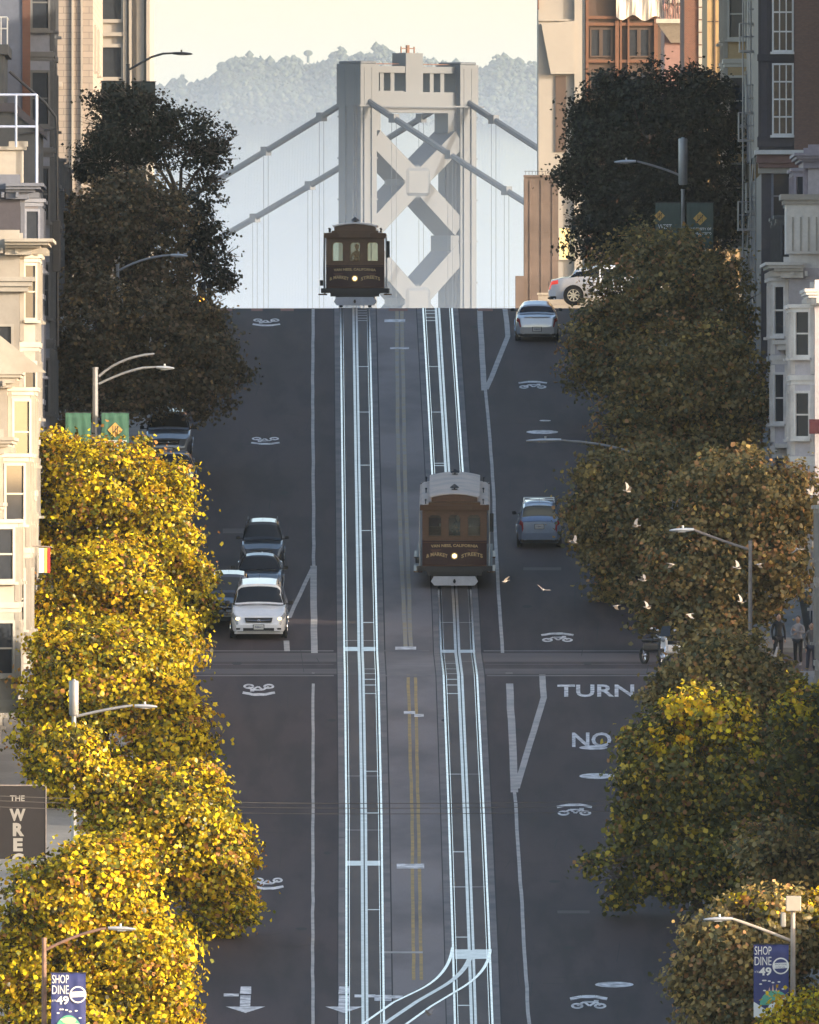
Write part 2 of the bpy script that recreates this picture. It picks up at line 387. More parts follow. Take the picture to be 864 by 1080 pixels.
# --- crossover curve at the bottom of the picture
def ribbon(pts,w,dz,mb):
    ps=[Vector(G(px,py,dz)) for px,py in pts]; vs=[];fs=[]
    for i,p in enumerate(ps):
        d=(ps[min(i+1,len(ps)-1)]-ps[max(0,i-1)]); d.z=0; d.normalize(); nn=Vector((-d.y,d.x,0))*w/2
        for s in(1,-1):
            q=p+nn*s; D=q.y+960; vs.append((q.x,q.y,g(D)+dz))
    for i in range(len(ps)-1): fs.append((2*i,2*i+1,2*i+3,2*i+2))
    mb.add(vs,fs)
def curve(a,b,c,n=14): return [((1-t)**2*a[0]+2*t*(1-t)*b[0]+t*t*c[0],(1-t)**2*a[1]+2*t*(1-t)*b[1]+t*t*c[1]) for t in [i/n for i in range(n+1)]]
mb=MB(); ribbon(curve((498,1003),(494,1026),(466,1042))+[(440,1057),(412,1076),(390,1092)],1.25,.0125,mb)
tag(mb.build('trackbed',M['trackbed'],fix=False),kind='structure')
mb=MB()
for pts in (curve((477.5,1000),(474,1030),(440,1046))+[(415,1058),(388,1077),(365,1094)], curve((517,1002),(516,1026),(485,1044))+[(455,1062),(430,1080),(405,1098)]):
    ribbon(pts,.10,.023,mb)
tag(mb.build('rail',M['rail'],fix=False),kind='structure')
mb=MB(); ribbon(curve((498,1003),(494,1026),(466,1042))+[(440,1057),(412,1076),(390,1092)],.16,.023,mb)
tag(mb.build('cable_slot',M['slotmetal'],fix=False),kind='structure')
# --- painted lines
def line(pts,wpx,m,name,dz=.010):
    mb=MB(); ribbon_h(pts,wpx,dz,mb); return tag(mb.build(name,m,fix=False),kind='structure')
def ribbon_h(pts,wpx,dz,mb):          # width measured across the street
    full=[]
    for (a,b) in zip(pts,pts[1:]):
        n=max(1,int(abs(a[1]-b[1])/12))
        for i in range(n): full.append((a[0]+(b[0]-a[0])*i/n,a[1]+(b[1]-a[1])*i/n,i==0))
    full.append((*pts[-1],True)); vs=[];fs=[]
    for px,py,_ in full:
        D=Dg(py); w=wpx/F*960/2
        jit=random.uniform(-.012,.012)
        for s in(-1,1): vs.append((X(px,D)+s*w+jit,D-960,g(D)+dz))
    for i in range(len(full)-1): fs.append((2*i,2*i+1,2*i+3,2*i+2))
    mb.add(vs,fs)
line([(330.5,326),(330,400),(331,600)],3.6,M['paintworn'],'lane_line'); line([(331,597),(331,640),(331.6,689)],7,M['paintworn'],'lane_line')
line([(330.5,710),(330,900),(330,1150)],3,M['paintworn'],'lane_line')
line([(329,600),(316,628),(305,652)],4.5,M['paintworn'],'lane_line',.012); line([(302,676),(302.5,687)],6,M['paintworn'],'lane_line')
line([(506,327),(511,412)],6.5,M['paintworn'],'lane_line'); line([(533,326),(536,355),(513,411)],6,M['paintworn'],'lane_line',.012)
line([(512,410),(519,490),(524,590),(530,689)],3.6,M['paintworn'],'lane_line')
line([(537,710),(543,836)],7.5,M['paintworn'],'lane_line'); line([(572,712),(574,736),(545,832)],6.5,M['paintworn'],'lane_line',.012)
line([(543,835),(549,930),(558,1080),(562,1150)],3.4,M['paintworn'],'lane_line')
for d in (0,1): line([(418.5+d*5.5,326),(420+d*7,500),(427.5+d*6,683)],4.2,M['yellowworn'],'worn_centre_line')
for d in (0,1): line([(430.5+d*7.6,712),(434.6+d*6.8,860),(436.5+d*8,1034)],3.2,M['yellow'],'yellow_centre_line')
def blob(px,py,wpx,hpx,m,name,dz=.014,round_=False):
    mb=MB()
    if round_: pts=[(px+wpx/2*math.cos(t),py+hpx/2*math.sin(t)) for t in [2*math.pi*i/20 for i in range(20)]]
    else: pts=[(px-wpx/2,py+hpx/2),(px+wpx/2,py+hpx/2),(px+wpx/2,py-hpx/2),(px-wpx/2,py-hpx/2)]
    mb.add([G(a,b,dz) for a,b in pts],[tuple(range(len(pts)))])
    return tag(mb.build(name,m,fix=False),kind='structure')
for a in ((416.5,338.5,22,3),(421.5,367.5,20,2),(428,684,22,3.2),(432,752,12,3),(442,755,10,3),(433,914,29,5),(424,1005,44,2)): blob(*a,M['paint'] if a[1]!=1005 else M['paintworn'],'road_marking')
for a in ((572,456,34,4),(626,789,30,4.5),(630,819,38,6),(648,1039,41,6),(575,444,12,1.5)): blob(*a,M['paint'],'painted_oval',round_=True)
for a in ((239,327,12),(271,327,12),(303,327,14),(512,327,16),(420,327,20)): blob(a[0],a[1],a[2],2.6,M['brickpave'],'brick_crossing_inlay',.012)
# lettering on the asphalt
def groundtext(s,x0,x1,yt,yb,m=M['paint'],bold=.02):
    v,f=textmesh(s,1,bold); q=fit(v,0,1,0,1); vs=[G(x0+a*(x1-x0),yb+b*(yt-yb),.015) for a,b in q]
    tag(MB().add(vs,f).build('road_lettering',m,fix=False),kind='structure')
groundtext('TURN',588,669,722.5,735.5); groundtext('NO',603.5,645,773,788.5)
# bicycle lane symbols
def sharrow(px,py,flip,w=30,h=13,worn=False):
    mb=MB(); s=-1 if flip else 1
    def P(u,v): return G(px+u*w*s, py-v*h*s, .015)      # u -.5...5, v up
    def seg(a,b,t,tv):
        # thick line made wide in both axes
        (u0,v0),(u1,v1)=a,b; L=math.hypot(u1-u0,(v1-v0)) or 1; nx,ny=-(v1-v0)/L,(u1-u0)/L
        mb.add([P(u0+nx*t,v0+ny*tv),P(u1+nx*t,v1+ny*tv),P(u1-nx*t,v1-ny*tv),P(u0-nx*t,v0-ny*tv)],[(0,1,2,3)])
    for c in (-.31,.31):
        k=18; ring=[]
        for i in range(k):
            t=2*math.pi*i/k; ring.append(P(c+.17*math.cos(t),-.22+.19*math.sin(t))); ring.append(P(c+.095*math.cos(t),-.22+.075*math.sin(t)))
        mb.add(ring,[(2*i,2*((i+1)%k),2*((i+1)%k)+1,2*i+1) for i in range(k)])
    seg((-.31,-.2),(-.12,.05),.035,.06); seg((-.12,.05),(.02,-.22),.035,.06); seg((.02,-.22),(.2,.04),.035,.06); seg((-.12,.05),(.2,.04),.03,.05); seg((.2,.1),(.31,-.2),.035,.06); seg((.14,.12),(.27,.12),.02,.05)
    for dv in (.22,):
        seg((-.5,dv+.02),(-.18,dv+.17),.03,.10); seg((-.18,dv+.17),(.18,dv+.17),.03,.10); seg((.18,dv+.17),(.5,dv+.02),.03,.10)
    tag(mb.build('bicycle_lane_symbol',M['paint'],fix=False),kind='structure')
for a in ((281,340,1,29,9),(280,465,1,30,9),(273,727.5,1,34,14),(283,932,1,32,14),(562,406.5,0,30,9),(588,673,0,34,11),(606,855,0,37,14),(621,1058,0,39,16)): sharrow(*a)
def arrow(px,py,w=42):
    mb=MB(); mb.add([G(px-6,py-8,.015),G(px+6,py-8,.015),G(px+6,py-16,.015),G(px-5,py-16,.015)],[(0,1,2,3)])
    mb.add([G(px-6,py+5,.015),G(px+5,py+5,.015),G(px+5.5,py-6.5,.015),G(px-5.5,py-6.5,.015)],[(0,1,2,3)])
    mb.add([G(px-w/2,py+5.2,.015),G(px,py+12,.015),G(px+w/2,py+5.2,.015)],[(0,1,2)])
    tag(mb.build('turn_arrow_marking',M['paint'],fix=False),kind='structure')
arrow(259,1057); arrow(363,1057,40)
blob(244,1050,16,3,M['paint'],'road_marking'); blob(385,1051,22,3,M['paint'],'road_marking'); blob(404,1053,18,6,M['paint'],'road_marking'); blob(418,1052,14,3,M['paint'],'road_marking')
# manhole covers and tar repairs
for px,py,w in ((300,520,10),(268,905,12),(350,760,9),(545,770,11),(600,1000,13),(500,345,8),(250,700,11),(318,980,12),(470,690,9),(556,640,10),(585,930,12),(470,760,9),(620,700,10),(560,560,9),(345,900,8)): blob(px,py,w,3,M['seam'],'manhole_cover',.009,True)
for k in range(60):
    side=random.choice((0,1)); px=random.uniform(235,345) if side==0 else random.uniform(525,690); py=random.uniform(340,1070)
    line([(px,py),(px+random.uniform(-6,6),py+random.uniform(6,26))],random.uniform(.5,1.0),M['seam'],'tar_seam',.006)
for px,py,w,h in ((250,560,30,5),(572,600,40,3),(605,962,34,3)):
    blob(px,py,w,h,M['asphalt3'],'road_patch',.0045)
rr=random.Random(21)
for k in range(34):      # transverse hair cracks and utility cuts
    side=rr.choice((0,1)); px=rr.uniform(232,320) if side==0 else rr.uniform(525,640); py=rr.uniform(345,1070); mb=MB(); x=px; y=py; P=[G(x,y,.0065)]
    for q in range(rr.randint(3,8)): x+=rr.uniform(4,9); y+=rr.uniform(-1.4,1.4); P.append(G(x,y,.0065))
    vs=[];fs=[]
    for p in P: vs+=[(p[0],p[1]-.05,g(p[1]-.05+960)+.0065),(p[0],p[1]+.05,g(p[1]+.05+960)+.0065)]
    for i in range(len(P)-1): fs.append((2*i,2*i+2,2*i+3,2*i+1))
    mb.add(vs,fs); tag(mb.build('tar_seam',M['seam'],fix=False),kind='structure')
# ------------------------------------------------------------ people
def skinmesh(name,verts,edges,rads,m,parent,sub=2,root=0):
    me=bpy.data.meshes.new(name); me.from_pydata(verts,edges,[]); me.materials.append(m)
    o=bpy.data.objects.new(name,me); COL.objects.link(o)
    if parent is not None: o.parent=parent
    sk=o.modifiers.new('s','SKIN'); sk.use_smooth_shade=True
    for i,r in enumerate(rads):
        d=me.skin_vertices[0].data[i]; d.radius=(r,r) if not isinstance(r,tuple) else r
    me.skin_vertices[0].data[root].use_root=True
    ss=o.modifiers.new('u','SUBSURF'); ss.levels=sub; ss.render_levels=sub
    return o
def person(loc,rz,top,bottom,hair,label,arms='down',long_hair=False,h=1.7,skirt=False,group=None):
    k=h/1.7; e=empty('person',loc,(0,0,rz),label,'person',group)
    # body: one continuous figure, facing -Y
    V=[(0,0,.92),(0,0,1.1),(0,.01,1.28),(0,.01,1.40),(0,-.005,1.50),
       (.09,0,.88),(.10,-.02,.48),(.10,.03,.08),(.105,-.10,.04),
       (-.09,0,.88),(-.11,.03,.48),(-.12,.10,.08),(-.125,-.02,.04),
       (.17,.01,1.36)]
    E=[(0,1),(1,2),(2,3),(3,4),(0,5),(5,6),(6,7),(7,8),(0,9),(9,10),(10,11),(11,12),(3,13)]
    R=[(.12,.10),(.11,.09),(.14,.10),(.08,.07),.05,.085,.055,.038,.035,.085,.055,.038,.035,.055]
    if arms=='down': ar=[(.23,.02,1.12),(.22,-.06,.90),(.21,-.09,.82)]; al=[(-.23,.02,1.12),(-.22,-.04,.90),(-.21,-.06,.82)]
    else: ar=[(.24,-.02,1.14),(.08,-.22,1.18),(.0,-.25,1.22)]; al=[(-.24,-.02,1.14),(-.14,-.2,1.05),(-.05,-.24,1.08)]
    i=len(V); V+=ar; E+=[(13,i),(i,i+1),(i+1,i+2)]; R+=[.042,.032,.026]
    V.append((-.17,.01,1.36)); R.append(.055); j=len(V)-1; E.append((3,j))
    i2=len(V); V+=al; E+=[(j,i2),(i2,i2+1),(i2+1,i2+2)]; R+=[.042,.032,.026]
    V=[tuple(c*k for c in v) for v in V]; R=[(r[0]*k,r[1]*k) if isinstance(r,tuple) else r*k for r in R]
    skinmesh('body',V,E,R,flat('cloth_'+top[0],top[1]),e)
    # trousers over the legs
    tv=[(0,0,.94),(.09,0,.86),(.10,-.02,.48),(.10,.025,.13),(-.09,0,.86),(-.11,.03,.48),(-.12,.085,.13)]
    skinmesh('trousers',[tuple(c*k for c in v) for v in tv],[(0,1),(1,2),(2,3),(0,4),(4,5),(5,6)],[r*k for r in (.135,.098,.068,.055,.098,.068,.055)],flat('cloth_'+bottom[0],bottom[1]),e)
    hd=MB(); hd.ball((0,-.01*k,1.60*k),.075*k,.092*k,.115*k,14,10); hd.tube([(0,0,1.46*k),(0,0,1.54*k)],.048*k,10)
    hd.add([(-.014,-.10,1.575),(.014,-.10,1.575),(0,-.125,1.58),(0,-.098,1.62)],[(0,1,2),(1,3,2),(3,0,2)])
    for sx in(-1,1): hd.ball((sx*.076*k,0,1.60*k),.012,.02,.03,6,4)
    ho=hd.build('head',M['skin'],e,smooth='all')
    ey=MB(); [ey.ball((sx*.03*k,-.094*k,1.615*k),.011,.008,.007,6,4) for sx in(-1,1)]; ey.add([(-.025,-.099*k,1.548*k),(.025,-.099*k,1.548*k),(.02,-.1*k,1.54*k),(-.02,-.1*k,1.54*k)],[(0,1,2,3)]); ey.build('eyes',M['black'],ho)
    hr=MB(); hr.ball((0,.018*k,1.635*k),.085*k,.098*k,.10*k,12,8)
    if long_hair: hr.tube([(0,.05*k,1.62*k),(0,.08*k,1.48*k),(0,.09*k,1.33*k)],[.08*k,.085*k,.05*k],10)
    hr.build('hair',flat('hair_'+hair[0],hair[1]),ho,smooth='all')
    # hands with separate fingers
    for (hx,hy,hz),pv in ((V[i+2],V[i+1]),(V[i2+2],V[i2+1])):
        d=(Vector((hx,hy,hz))-Vector(pv)).normalized(); w=Vector((0,1,0)) if abs(d.z)>.5 else Vector((0,0,1)); b=Vector((hx,hy,hz))
        hm=MB(); hm.tube([b,b+d*.04,b+d*.075],[.026,.034,.03],8)
        for q in range(4):
            st=b+d*.07+w*(q-1.5)*.017; L=(.06,.07,.065,.05)[q]; hm.tube([st,st+d*L*.6,st+d*L*.9+w.cross(d)*L*.35],[.009,.008,.006],6)
        hm.tube([b+d*.02+w*.02,b+d*.05+w*.05,b+d*.08+w*.055],[.011,.010,.007],6)
        hm.build('hand',M['skin'],e,smooth='all')
    return e
# ------------------------------------------------------------ cars
def lerp(a,b,t): return a+(b-a)*t
def interp(tab,x):
    if x<=tab[0][0]: return tab[0][1]
    for (a,va),(b,vb) in zip(tab,tab[1:]):
        if x<=b:
            t=(x-a)/(b-a); return va+(vb-va)*t
    return tab[-1][1]
PAINT={}
def paint(nm,c,metal=.3):
    if nm not in PAINT:
        m=mat('paint_'+nm,c,.32,metal,var=.05,scale=6,coat=1); PAINT[nm]=m
    return PAINT[nm]
KINDS={
 # y from rear (-) to front (+): belt, roof profile, half widths, wind-screen and rear glass spans
 'sedan':dict(L=4.7,W=.90,belt=[(-2.35,.62),(-2.25,.95),(-1.75,1.03),(0,.95),(.9,.93),(1.6,.84),(2.15,.70),(2.35,.48)],
   roof=[(-1.85,0),(-1.0,1.36),(-.2,1.44),(.35,1.40),(1.25,0)],wt=.60,ws=(.36,1.2),rg=(-1.72,-1.02),sg=(-1.35,.85)),
 'suv':dict(L=4.3,W=.90,belt=[(-2.15,.60),(-2.12,.98),(-1.9,1.06),(0,1.03),(.85,1.02),(1.5,.95),(2.0,.82),(2.15,.55)],
   roof=[(-2.1,0),(-1.85,1.58),(-1.2,1.68),(.1,1.66),(.9,0)],wt=.66,ws=(.12,.86),rg=(-2.06,-1.82),sg=(-1.75,.6)),
 'van':dict(L=5.0,W=.98,belt=[(-2.5,.60),(-2.47,1.0),(-2.3,1.08),(0,1.05),(1.3,1.04),(1.9,.92),(2.35,.78),(2.5,.50)],
   roof=[(-2.45,0),(-2.2,1.62),(-1.4,1.74),(.35,1.70),(1.35,0)],wt=.72,ws=(.37,1.30),rg=(-2.42,-2.2),sg=(-2.1,1.0)),
}
KINDS['coupe']=dict(KINDS['sedan'],roof=[(-2.12,0),(-1.3,1.30),(-.3,1.44),(.35,1.40),(1.25,0)],rg=(-1.98,-1.32),sg=(-1.55,.85))
def carsurf(K,y,v):
    L=K['L'];W=K['W']; zb=interp(K['belt'],y); zr=max(zb,interp(K['roof'],y)) if K['roof'][0][0]<y<K['roof'][-1][0] else zb
    e=abs(y)/(L/2); w=W*(1-.22*max(0,(e-.74)/.26)**2.2) * (1 if y<0 else 1-.03*e)
    cab=max(0,min(1,(zr-zb)/.42)); z0=.22+ .10*max(0,(e-.85)/.15); hgt=zr-zb
    wt=lerp(w*.86,K['wt'],cab)
    P=[(w*.88,z0),(w*.97,z0+.10),(w*1.0,lerp(z0,zb,.55)),(w*.985,zb-.10),(w*.94,zb-.005),
       (lerp(w*.94,wt+.02,.5) if cab>0 else w*.84,zb+hgt*.48+.02*(1-cab)),(wt+.015,zb+max(hgt-.10,hgt*.8)+.025*(1-cab)),(wt*.86,zr+.012*(1-cab)+.0),(wt*.5,zr+.035),(0,zr+.045)]
    i=int(min(v,8.999)); t=v-i
    return Vector((lerp(P[i][0],P[i+1][0],t),y,lerp(P[i][1],P[i+1][1],t)))
def car(kind,loc,rot,col,label,cat,group=None,wscale=1,lights_on=False,rails=False,plate=True,grille='bar',brake=False,view='front'):
    K=KINDS[kind]; L=K['L']; W=K['W']
    e=empty({'sedan':'sedan_car','suv':'suv_car','van':'minivan','coupe':'sedan_car'}[kind],loc,rot,label,cat,group); e.scale=(wscale,wscale*.5+.5,wscale*.5+.5)
    ys=sorted(set([round(-L/2+L*i/36,3) for i in range(37)]+[a for a,_ in K['belt']]+[a for a,_ in K['roof']]+list(K['ws'])+list(K['rg'])+[-L/2+.03,L/2-.03]))
    vsn=[0,1,2,3,3.5,4,4.5,5,5.5,6,6.5,7,7.5,8,8.5,9]
    mb=MB(); n=len(vsn)
    for sg in (1,-1):
        o=len(mb.v)
        for y in ys:
            for v in vsn: p=carsurf(K,y,v); mb.v.append((sg*p.x,p.y,p.z))
        for j in range(len(ys)-1):
            for i in range(n-1): q=(o+j*n+i,o+j*n+i+1,o+j*n+n+i+1,o+j*n+n+i); mb.f.append(q if sg>0 else q[::-1])
    for y0,jj in ((0,0),(1,len(ys)-1)):
        mb.f.append(tuple([jj*n+i for i in range(n)]+[len(ys)*n+jj*n+i for i in range(n-2,-1,-1)]))
    # floor
    mb.box(-W*.86,W*.86,-L/2+.15,L/2-.15,.20,.26)
    body=mb.build('body',paint(*col),e,smooth=True)
    def patch(name,y0,y1,v0,v1,m,sides=(1,-1),ny=8,nv=5,off=.008,join=False,parent=e,shrink=0,flat_=False):
        mb=MB()
        for sg in sides:
            o=len(mb.v)
            for j in range(ny+1):
                for i in range(nv+1):
                    y=lerp(y0,y1,j/ny); v=lerp(v0,v1,i/nv); p=carsurf(K,y,v)
                    h_=.02; ya=max(-L/2,y-h_); yb_=min(L/2,y+h_); t1=carsurf(K,yb_,v)-carsurf(K,ya,v); t2=carsurf(K,y,min(9,v+.1))-carsurf(K,y,max(0,v-.1)); dn=t1.cross(t2)
                    if dn.dot(Vector((p.x*.6+.02,y*.1,.35 if v>4 else 0)))<0: dn=-dn
                    dn=dn.normalized() if dn.length>1e-9 else Vector((1,0,0))
                    p=p+dn*off; mb.v.append((sg*p.x,p.y,p.z))
            for j in range(ny):
                for i in range(nv): q=(o+j*(nv+1)+i,o+j*(nv+1)+i+1,o+(j+1)*(nv+1)+i+1,o+(j+1)*(nv+1)+i); mb.f.append(q if sg>0 else q[::-1])
        return mb.build(name,m,parent,smooth=True,fix=True)
    patch('windscreen',K['ws'][0]+.03,K['ws'][1]-.06,6.05,9,M['carglass'],nv=7)
    patch('rear_window',K['rg'][0]+.05,K['rg'][1]-.02,6.15,9,M['carglass'],nv=7)
    for sg in (1,-1):
        a,b=K['sg']; m1=lerp(a,b,.52)
        patch('side_window',a,m1-.04,4.35,5.85,M['carglass'],(sg,)); patch('side_window',m1+.04,b-.12,4.35,5.85,M['carglass'],(sg,))
    # wheels
    r=.33 if kind!='suv' else .35
    for yy in (-L*.30,L*.31):
        for sg in (1,-1):
            arch=MB(); arch.cyl((sg*(W*.965),yy,r+.01),(1,0,0),r+.075,.075,24); arch.build('wheel_arch',M['black'],e)
            t=MB(); xx=W*.90
            t.tube([(sg*(xx-.11),yy,r),(sg*(xx-.09),yy,r),(sg*(xx+.08),yy,r),(sg*(xx+.105),yy,r)],[r-.04,r,r,r-.04],24); to=t.build('wheel',M['black'],e)
            rm=MB(); rm.cyl((sg*(xx+.10),yy,r),(1,0,0),r*.30,.03,12)
            for k in range(8):
                an=k*math.pi/4; rm.obox((sg*(xx+.106),yy+math.cos(an)*r*.38,r+math.sin(an)*r*.38),(1,0,0),(0,math.cos(an),math.sin(an)),(0,-math.sin(an),math.cos(an)),.008,r*.32,.028)
            rr=[(sg*(xx+.104),yy+math.cos(q*math.pi/12)*r*.70,r+math.sin(q*math.pi/12)*r*.70) for q in range(25)]; rm.tube(rr,.02,6,False)
            rm.build('rim',M['chrome'],to)
    # lights, bumpers
    yf=L/2; 
    for sg in (1,-1):
        h=MB(); zf=interp(K['belt'],yf-.30)
        pts=[]
        hx0,hx1=W*.52,W*.90
        h.add([(sg*hx0,yf-.075,zf-.20),(sg*hx1,yf-.26,zf-.17),(sg*hx1,yf-.34,zf-.02),(sg*hx0*1.08,yf-.20,zf+.0),
               (sg*hx0,yf-.3,zf-.20),(sg*hx1,yf-.5,zf-.17),(sg*hx1,yf-.5,zf-.02),(sg*hx0*1.08,yf-.4,zf-.0)],
              [(0,1,2,3),(4,7,6,5),(0,4,5,1),(1,5,6,2),(2,6,7,3),(3,7,4,0)])
        ho=patch('headlight',yf-.52,yf-.03,3.05,4.25,M['lens'],(sg,),off=.014)
        if lights_on:
            lm=MB(); pb=carsurf(K,yf-.14,3.7); lm.ball((sg*pb.x*.93,yf-.10,pb.z),.075,.05,.055,10,6); lm.build('bulb',M['lampon'],ho,smooth='all')
        t=MB(); yr=-L/2
        if kind in('sedan','coupe'):
            t.add([(sg*W*.55,yr-.0,.80),(sg*W*.93,yr+.20,.80),(sg*W*.95,yr+.30,.97),(sg*W*.48,yr+.085,.90),(sg*W*.55,yr+.3,.80),(sg*W*.90,yr+.5,.80),(sg*W*.90,yr+.5,.97),(sg*W*.48,yr+.3,.9)],
              [(0,1,2,3),(4,7,6,5),(0,4,5,1),(1,5,6,2),(2,6,7,3),(3,7,4,0)])
        else:
            t.add([(sg*W*.74,yr-.005,.80),(sg*W*.92,yr+.14,.78),(sg*W*.93,yr+.22,1.10),(sg*W*.80,yr+.03,1.12),(sg*W*.70,yr+.3,.80),(sg*W*.85,yr+.4,.78),(sg*W*.85,yr+.4,1.10),(sg*W*.76,yr+.3,1.12)],
              [(0,1,2,3),(4,7,6,5),(0,4,5,1),(1,5,6,2),(2,6,7,3),(3,7,4,0)])
        patch('tail_light',-L/2+.01,-L/2+(.36 if kind in('sedan','coupe') else .20),2.7 if kind in('sedan','coupe') else 2.9,3.75 if kind in('sedan','coupe') else 4.3,M['redlit'] if brake else M['redlens'],(sg,),off=.014)
        mi=MB(); ym=K['ws'][1]-.45; zm=interp(K['belt'],ym)+.10
        mi.bbox(min(sg*(W+.04),sg*(W+.20)),max(sg*(W+.04),sg*(W+.20)),ym-.05,ym+.06,zm-.065,zm+.065,.025); mi.box(min(sg*(W*.88),sg*(W+.06)),max(sg*(W*.88),sg*(W+.06)),ym-.02,ym+.03,zm-.06,zm-.03)
        mi.build('wing_mirror',M['black'] if kind!='sedan' or col[0]!='white' else paint(*col),e)
    fb=MB(); fb.prism([(-W*.80,yf-.02),(-W*.90,yf-.22),(W*.90,yf-.22),(W*.80,yf-.02),(W*.4,yf+.03),(-W*.4,yf+.03)][::-1],.30,.53); fb.build('front_bumper',paint(*col),e,smooth=True)
    gi=MB(); gi.prism([(-W*.55,yf+.036),(W*.55,yf+.036),(W*.55,yf-.1),(-W*.55,yf-.1)],.32,.42)
    zf=interp(K['belt'],yf-.16)
    gi.add([(-W*.46,yf+.012,zf-.17),(W*.46,yf+.012,zf-.17),(W*.50,yf-.05,zf-.02),(-W*.50,yf-.05,zf-.02),(-W*.46,yf-.2,zf-.17),(W*.46,yf-.2,zf-.17),(W*.50,yf-.2,zf-.02),(-W*.50,yf-.2,zf-.02)],
              [(0,1,2,3),(4,7,6,5),(0,4,5,1),(1,5,6,2),(2,6,7,3),(3,7,4,0)])
    go=gi.build('grille',M['black'],e); ch=MB(); ch.tube([(-W*.42,yf+.02,zf-.09),(0,yf+.035,zf-.12),(W*.42,yf+.02,zf-.09)],.014,6); ch.ball((0,yf+.04,zf-.10),.05,.02,.035,8,5); ch.build('grille_trim',M['chrome'],go)
    fg=MB(); [fg.bbox(min(s*W*.66,s*W*.80),max(s*W*.66,s*W*.80),yf-.06,yf+.01,.36,.42,.01) for s in(-1,1)]; fg.build('fog_light',M['black'],e)
    rb=MB(); yr=-L/2; rb.prism([(-W*.80,yr+.0),(-W*.93,yr+.25),(W*.93,yr+.25),(W*.80,yr+.0),(W*.4,yr-.045),(-W*.4,yr-.045)],.34,.60); rb.build('rear_bumper',paint(*col),e,smooth=True)
    rl=MB(); rl.prism([(-W*.78,yr+.02),(-W*.88,yr+.25),(W*.88,yr+.25),(W*.78,yr+.02),(W*.4,yr-.02),(-W*.4,yr-.02)],.22,.335); rl.cyl((W*.5,yr-.02,.27),(0,1,0),.035,.12,10); rl.build('rear_valance',M['black'],e)
    for (yy,sg,zz) in ((yf+.045,1,.45),(yr-.055 if kind=='sedan' else yr-.02,-1,.52 if kind=='sedan' else .84)):
        p=MB(); p.bbox(-.17,.17,yy-.008,yy+.008,zz-.075,zz+.075,.004); po=p.build('number_plate',M['plate'],e)
        f_=MB(); 
        for (a,b,c,d) in ((-.2,.2,-.095,-.078),(-.2,.2,.078,.095),(-.2,-.175,-.078,.078),(.175,.2,-.078,.078)): f_.box(a,b,yy-.008,yy+.008,zz+c,zz+d)
        f_.build('plate_surround',M['black'],po)
        v,f=textmesh('7KBR412',1,.02); q=fit(v,-.14*sg,.14*sg,-.035,.035) if sg<0 else fit(v,.14,-.14,-.035,.035)
        MB().add([( -a if sg<0 and 0 else a,yy+.0105*(1 if yy>0 else -1),zz+b) for a,b in ([( -x_,y_) for x_,y_ in q] if sg<0 else q)],f).build('plate_lettering',flat('plateink',(.05,.06,.15)),po)
    if kind in('sedan',):
        s_=MB(); s_.prism([(-W*.62,yr+.16),(W*.62,yr+.16),(W*.58,yr+.07),(0,yr+.03),(-W*.58,yr+.07)][::-1],.985,1.005); s_.build('boot_spoiler',paint(*col),e)
    # wiper and mirrors inside
    wp=MB(); y0=K['ws'][1]-.12; a=carsurf(K,y0,7.4); b=carsurf(K,y0-.1,9)
    wp.tube([(a.x,a.y+.03,a.z+.03),(.1,b.y+.05,b.z+.035)],.008,5); wp.tube([(-.12,a.y+.03,a.z+.05),(-a.x*1.1,b.y+.06,b.z+.0)],.008,5); wp.build('wiper',M['black'],e)
    if rails:
        for sg in(-1,1):
            rr=MB(); zz=interp(K['roof'],-.8)+.07; a_,b_=K['rg'][1]+.3,K['ws'][0]-.15
            rr.tube([(sg*K['wt']*.93,a_,zz-.07),(sg*K['wt']*.93,a_+.12,zz),(sg*K['wt']*.93,b_-.12,zz-.0),(sg*K['wt']*.93,b_,zz-.07)],.022,6); rr.build('roof_rail',M['darkmetal'] if rails=='dark' else M['chrome'],e)
        if rails!='dark':
            rr=MB(); [rr.bbox(-K['wt']*.95,K['wt']*.95,yy-.03,yy+.03,interp(K['roof'],yy)+.08,interp(K['roof'],yy)+.12,.01) for yy in (-1.2,-.3)]; rr.build('roof_rack',M['white'],e)
    an=MB(); an.tube([(0,-L*.33,interp(K['roof'],-L*.33)),(0,-L*.36,interp(K['roof'],-L*.33)+.22)],.006,5); an.build('aerial',M['black'],e)
    return e
def on_road(px,D,dz=0): return (X(px,D),D-960,g(D)+dz)
def rotdown(D): return (-math.atan(grade(D)),0,math.pi-.0035)
def rotup(D): return (math.atan(grade(D)),0,.0035)
# front bumpers given by D of the nearest end, the origin is mid-length
def cardown(kind,px,Dfront,**k):
    D=Dfront+KINDS[kind]['L']/2; return car(kind,on_road(px,D),rotdown(D),**k)
def carup(kind,px,Drear,**k):
    D=Drear+KINDS[kind]['L']/2; return car(kind,on_road(px,D),rotup(D),**k)
cardown('van',273.5,970.2,col=('white',(.74,.74,.76),0),label='white minivan with lit headlights waiting first in the left-hand lane',cat='minivan',lights_on=True,rails='dark',wscale=.98)
car('suv',on_road(241,Dg(662)+2.2),rotdown(985),('navy',(.025,.035,.06),.4),'dark navy car with a pale roof edge half hidden behind the white minivan','car',wscale=.93,rails=False)
cardown('sedan',274,Dg(630)-1.0,col=('black',(.02,.022,.028),.4),label='black sedan with an amber front light directly behind the white minivan',cat='car',group='cars queuing in the left lane',wscale=.90)
cardown('suv',277,Dg(603),col=('charcoal',(.03,.032,.036),.5),label='charcoal station car with a pale roof, last of the queue behind the minivan',cat='car',group='cars queuing in the left lane',wscale=.84,rails='dark')
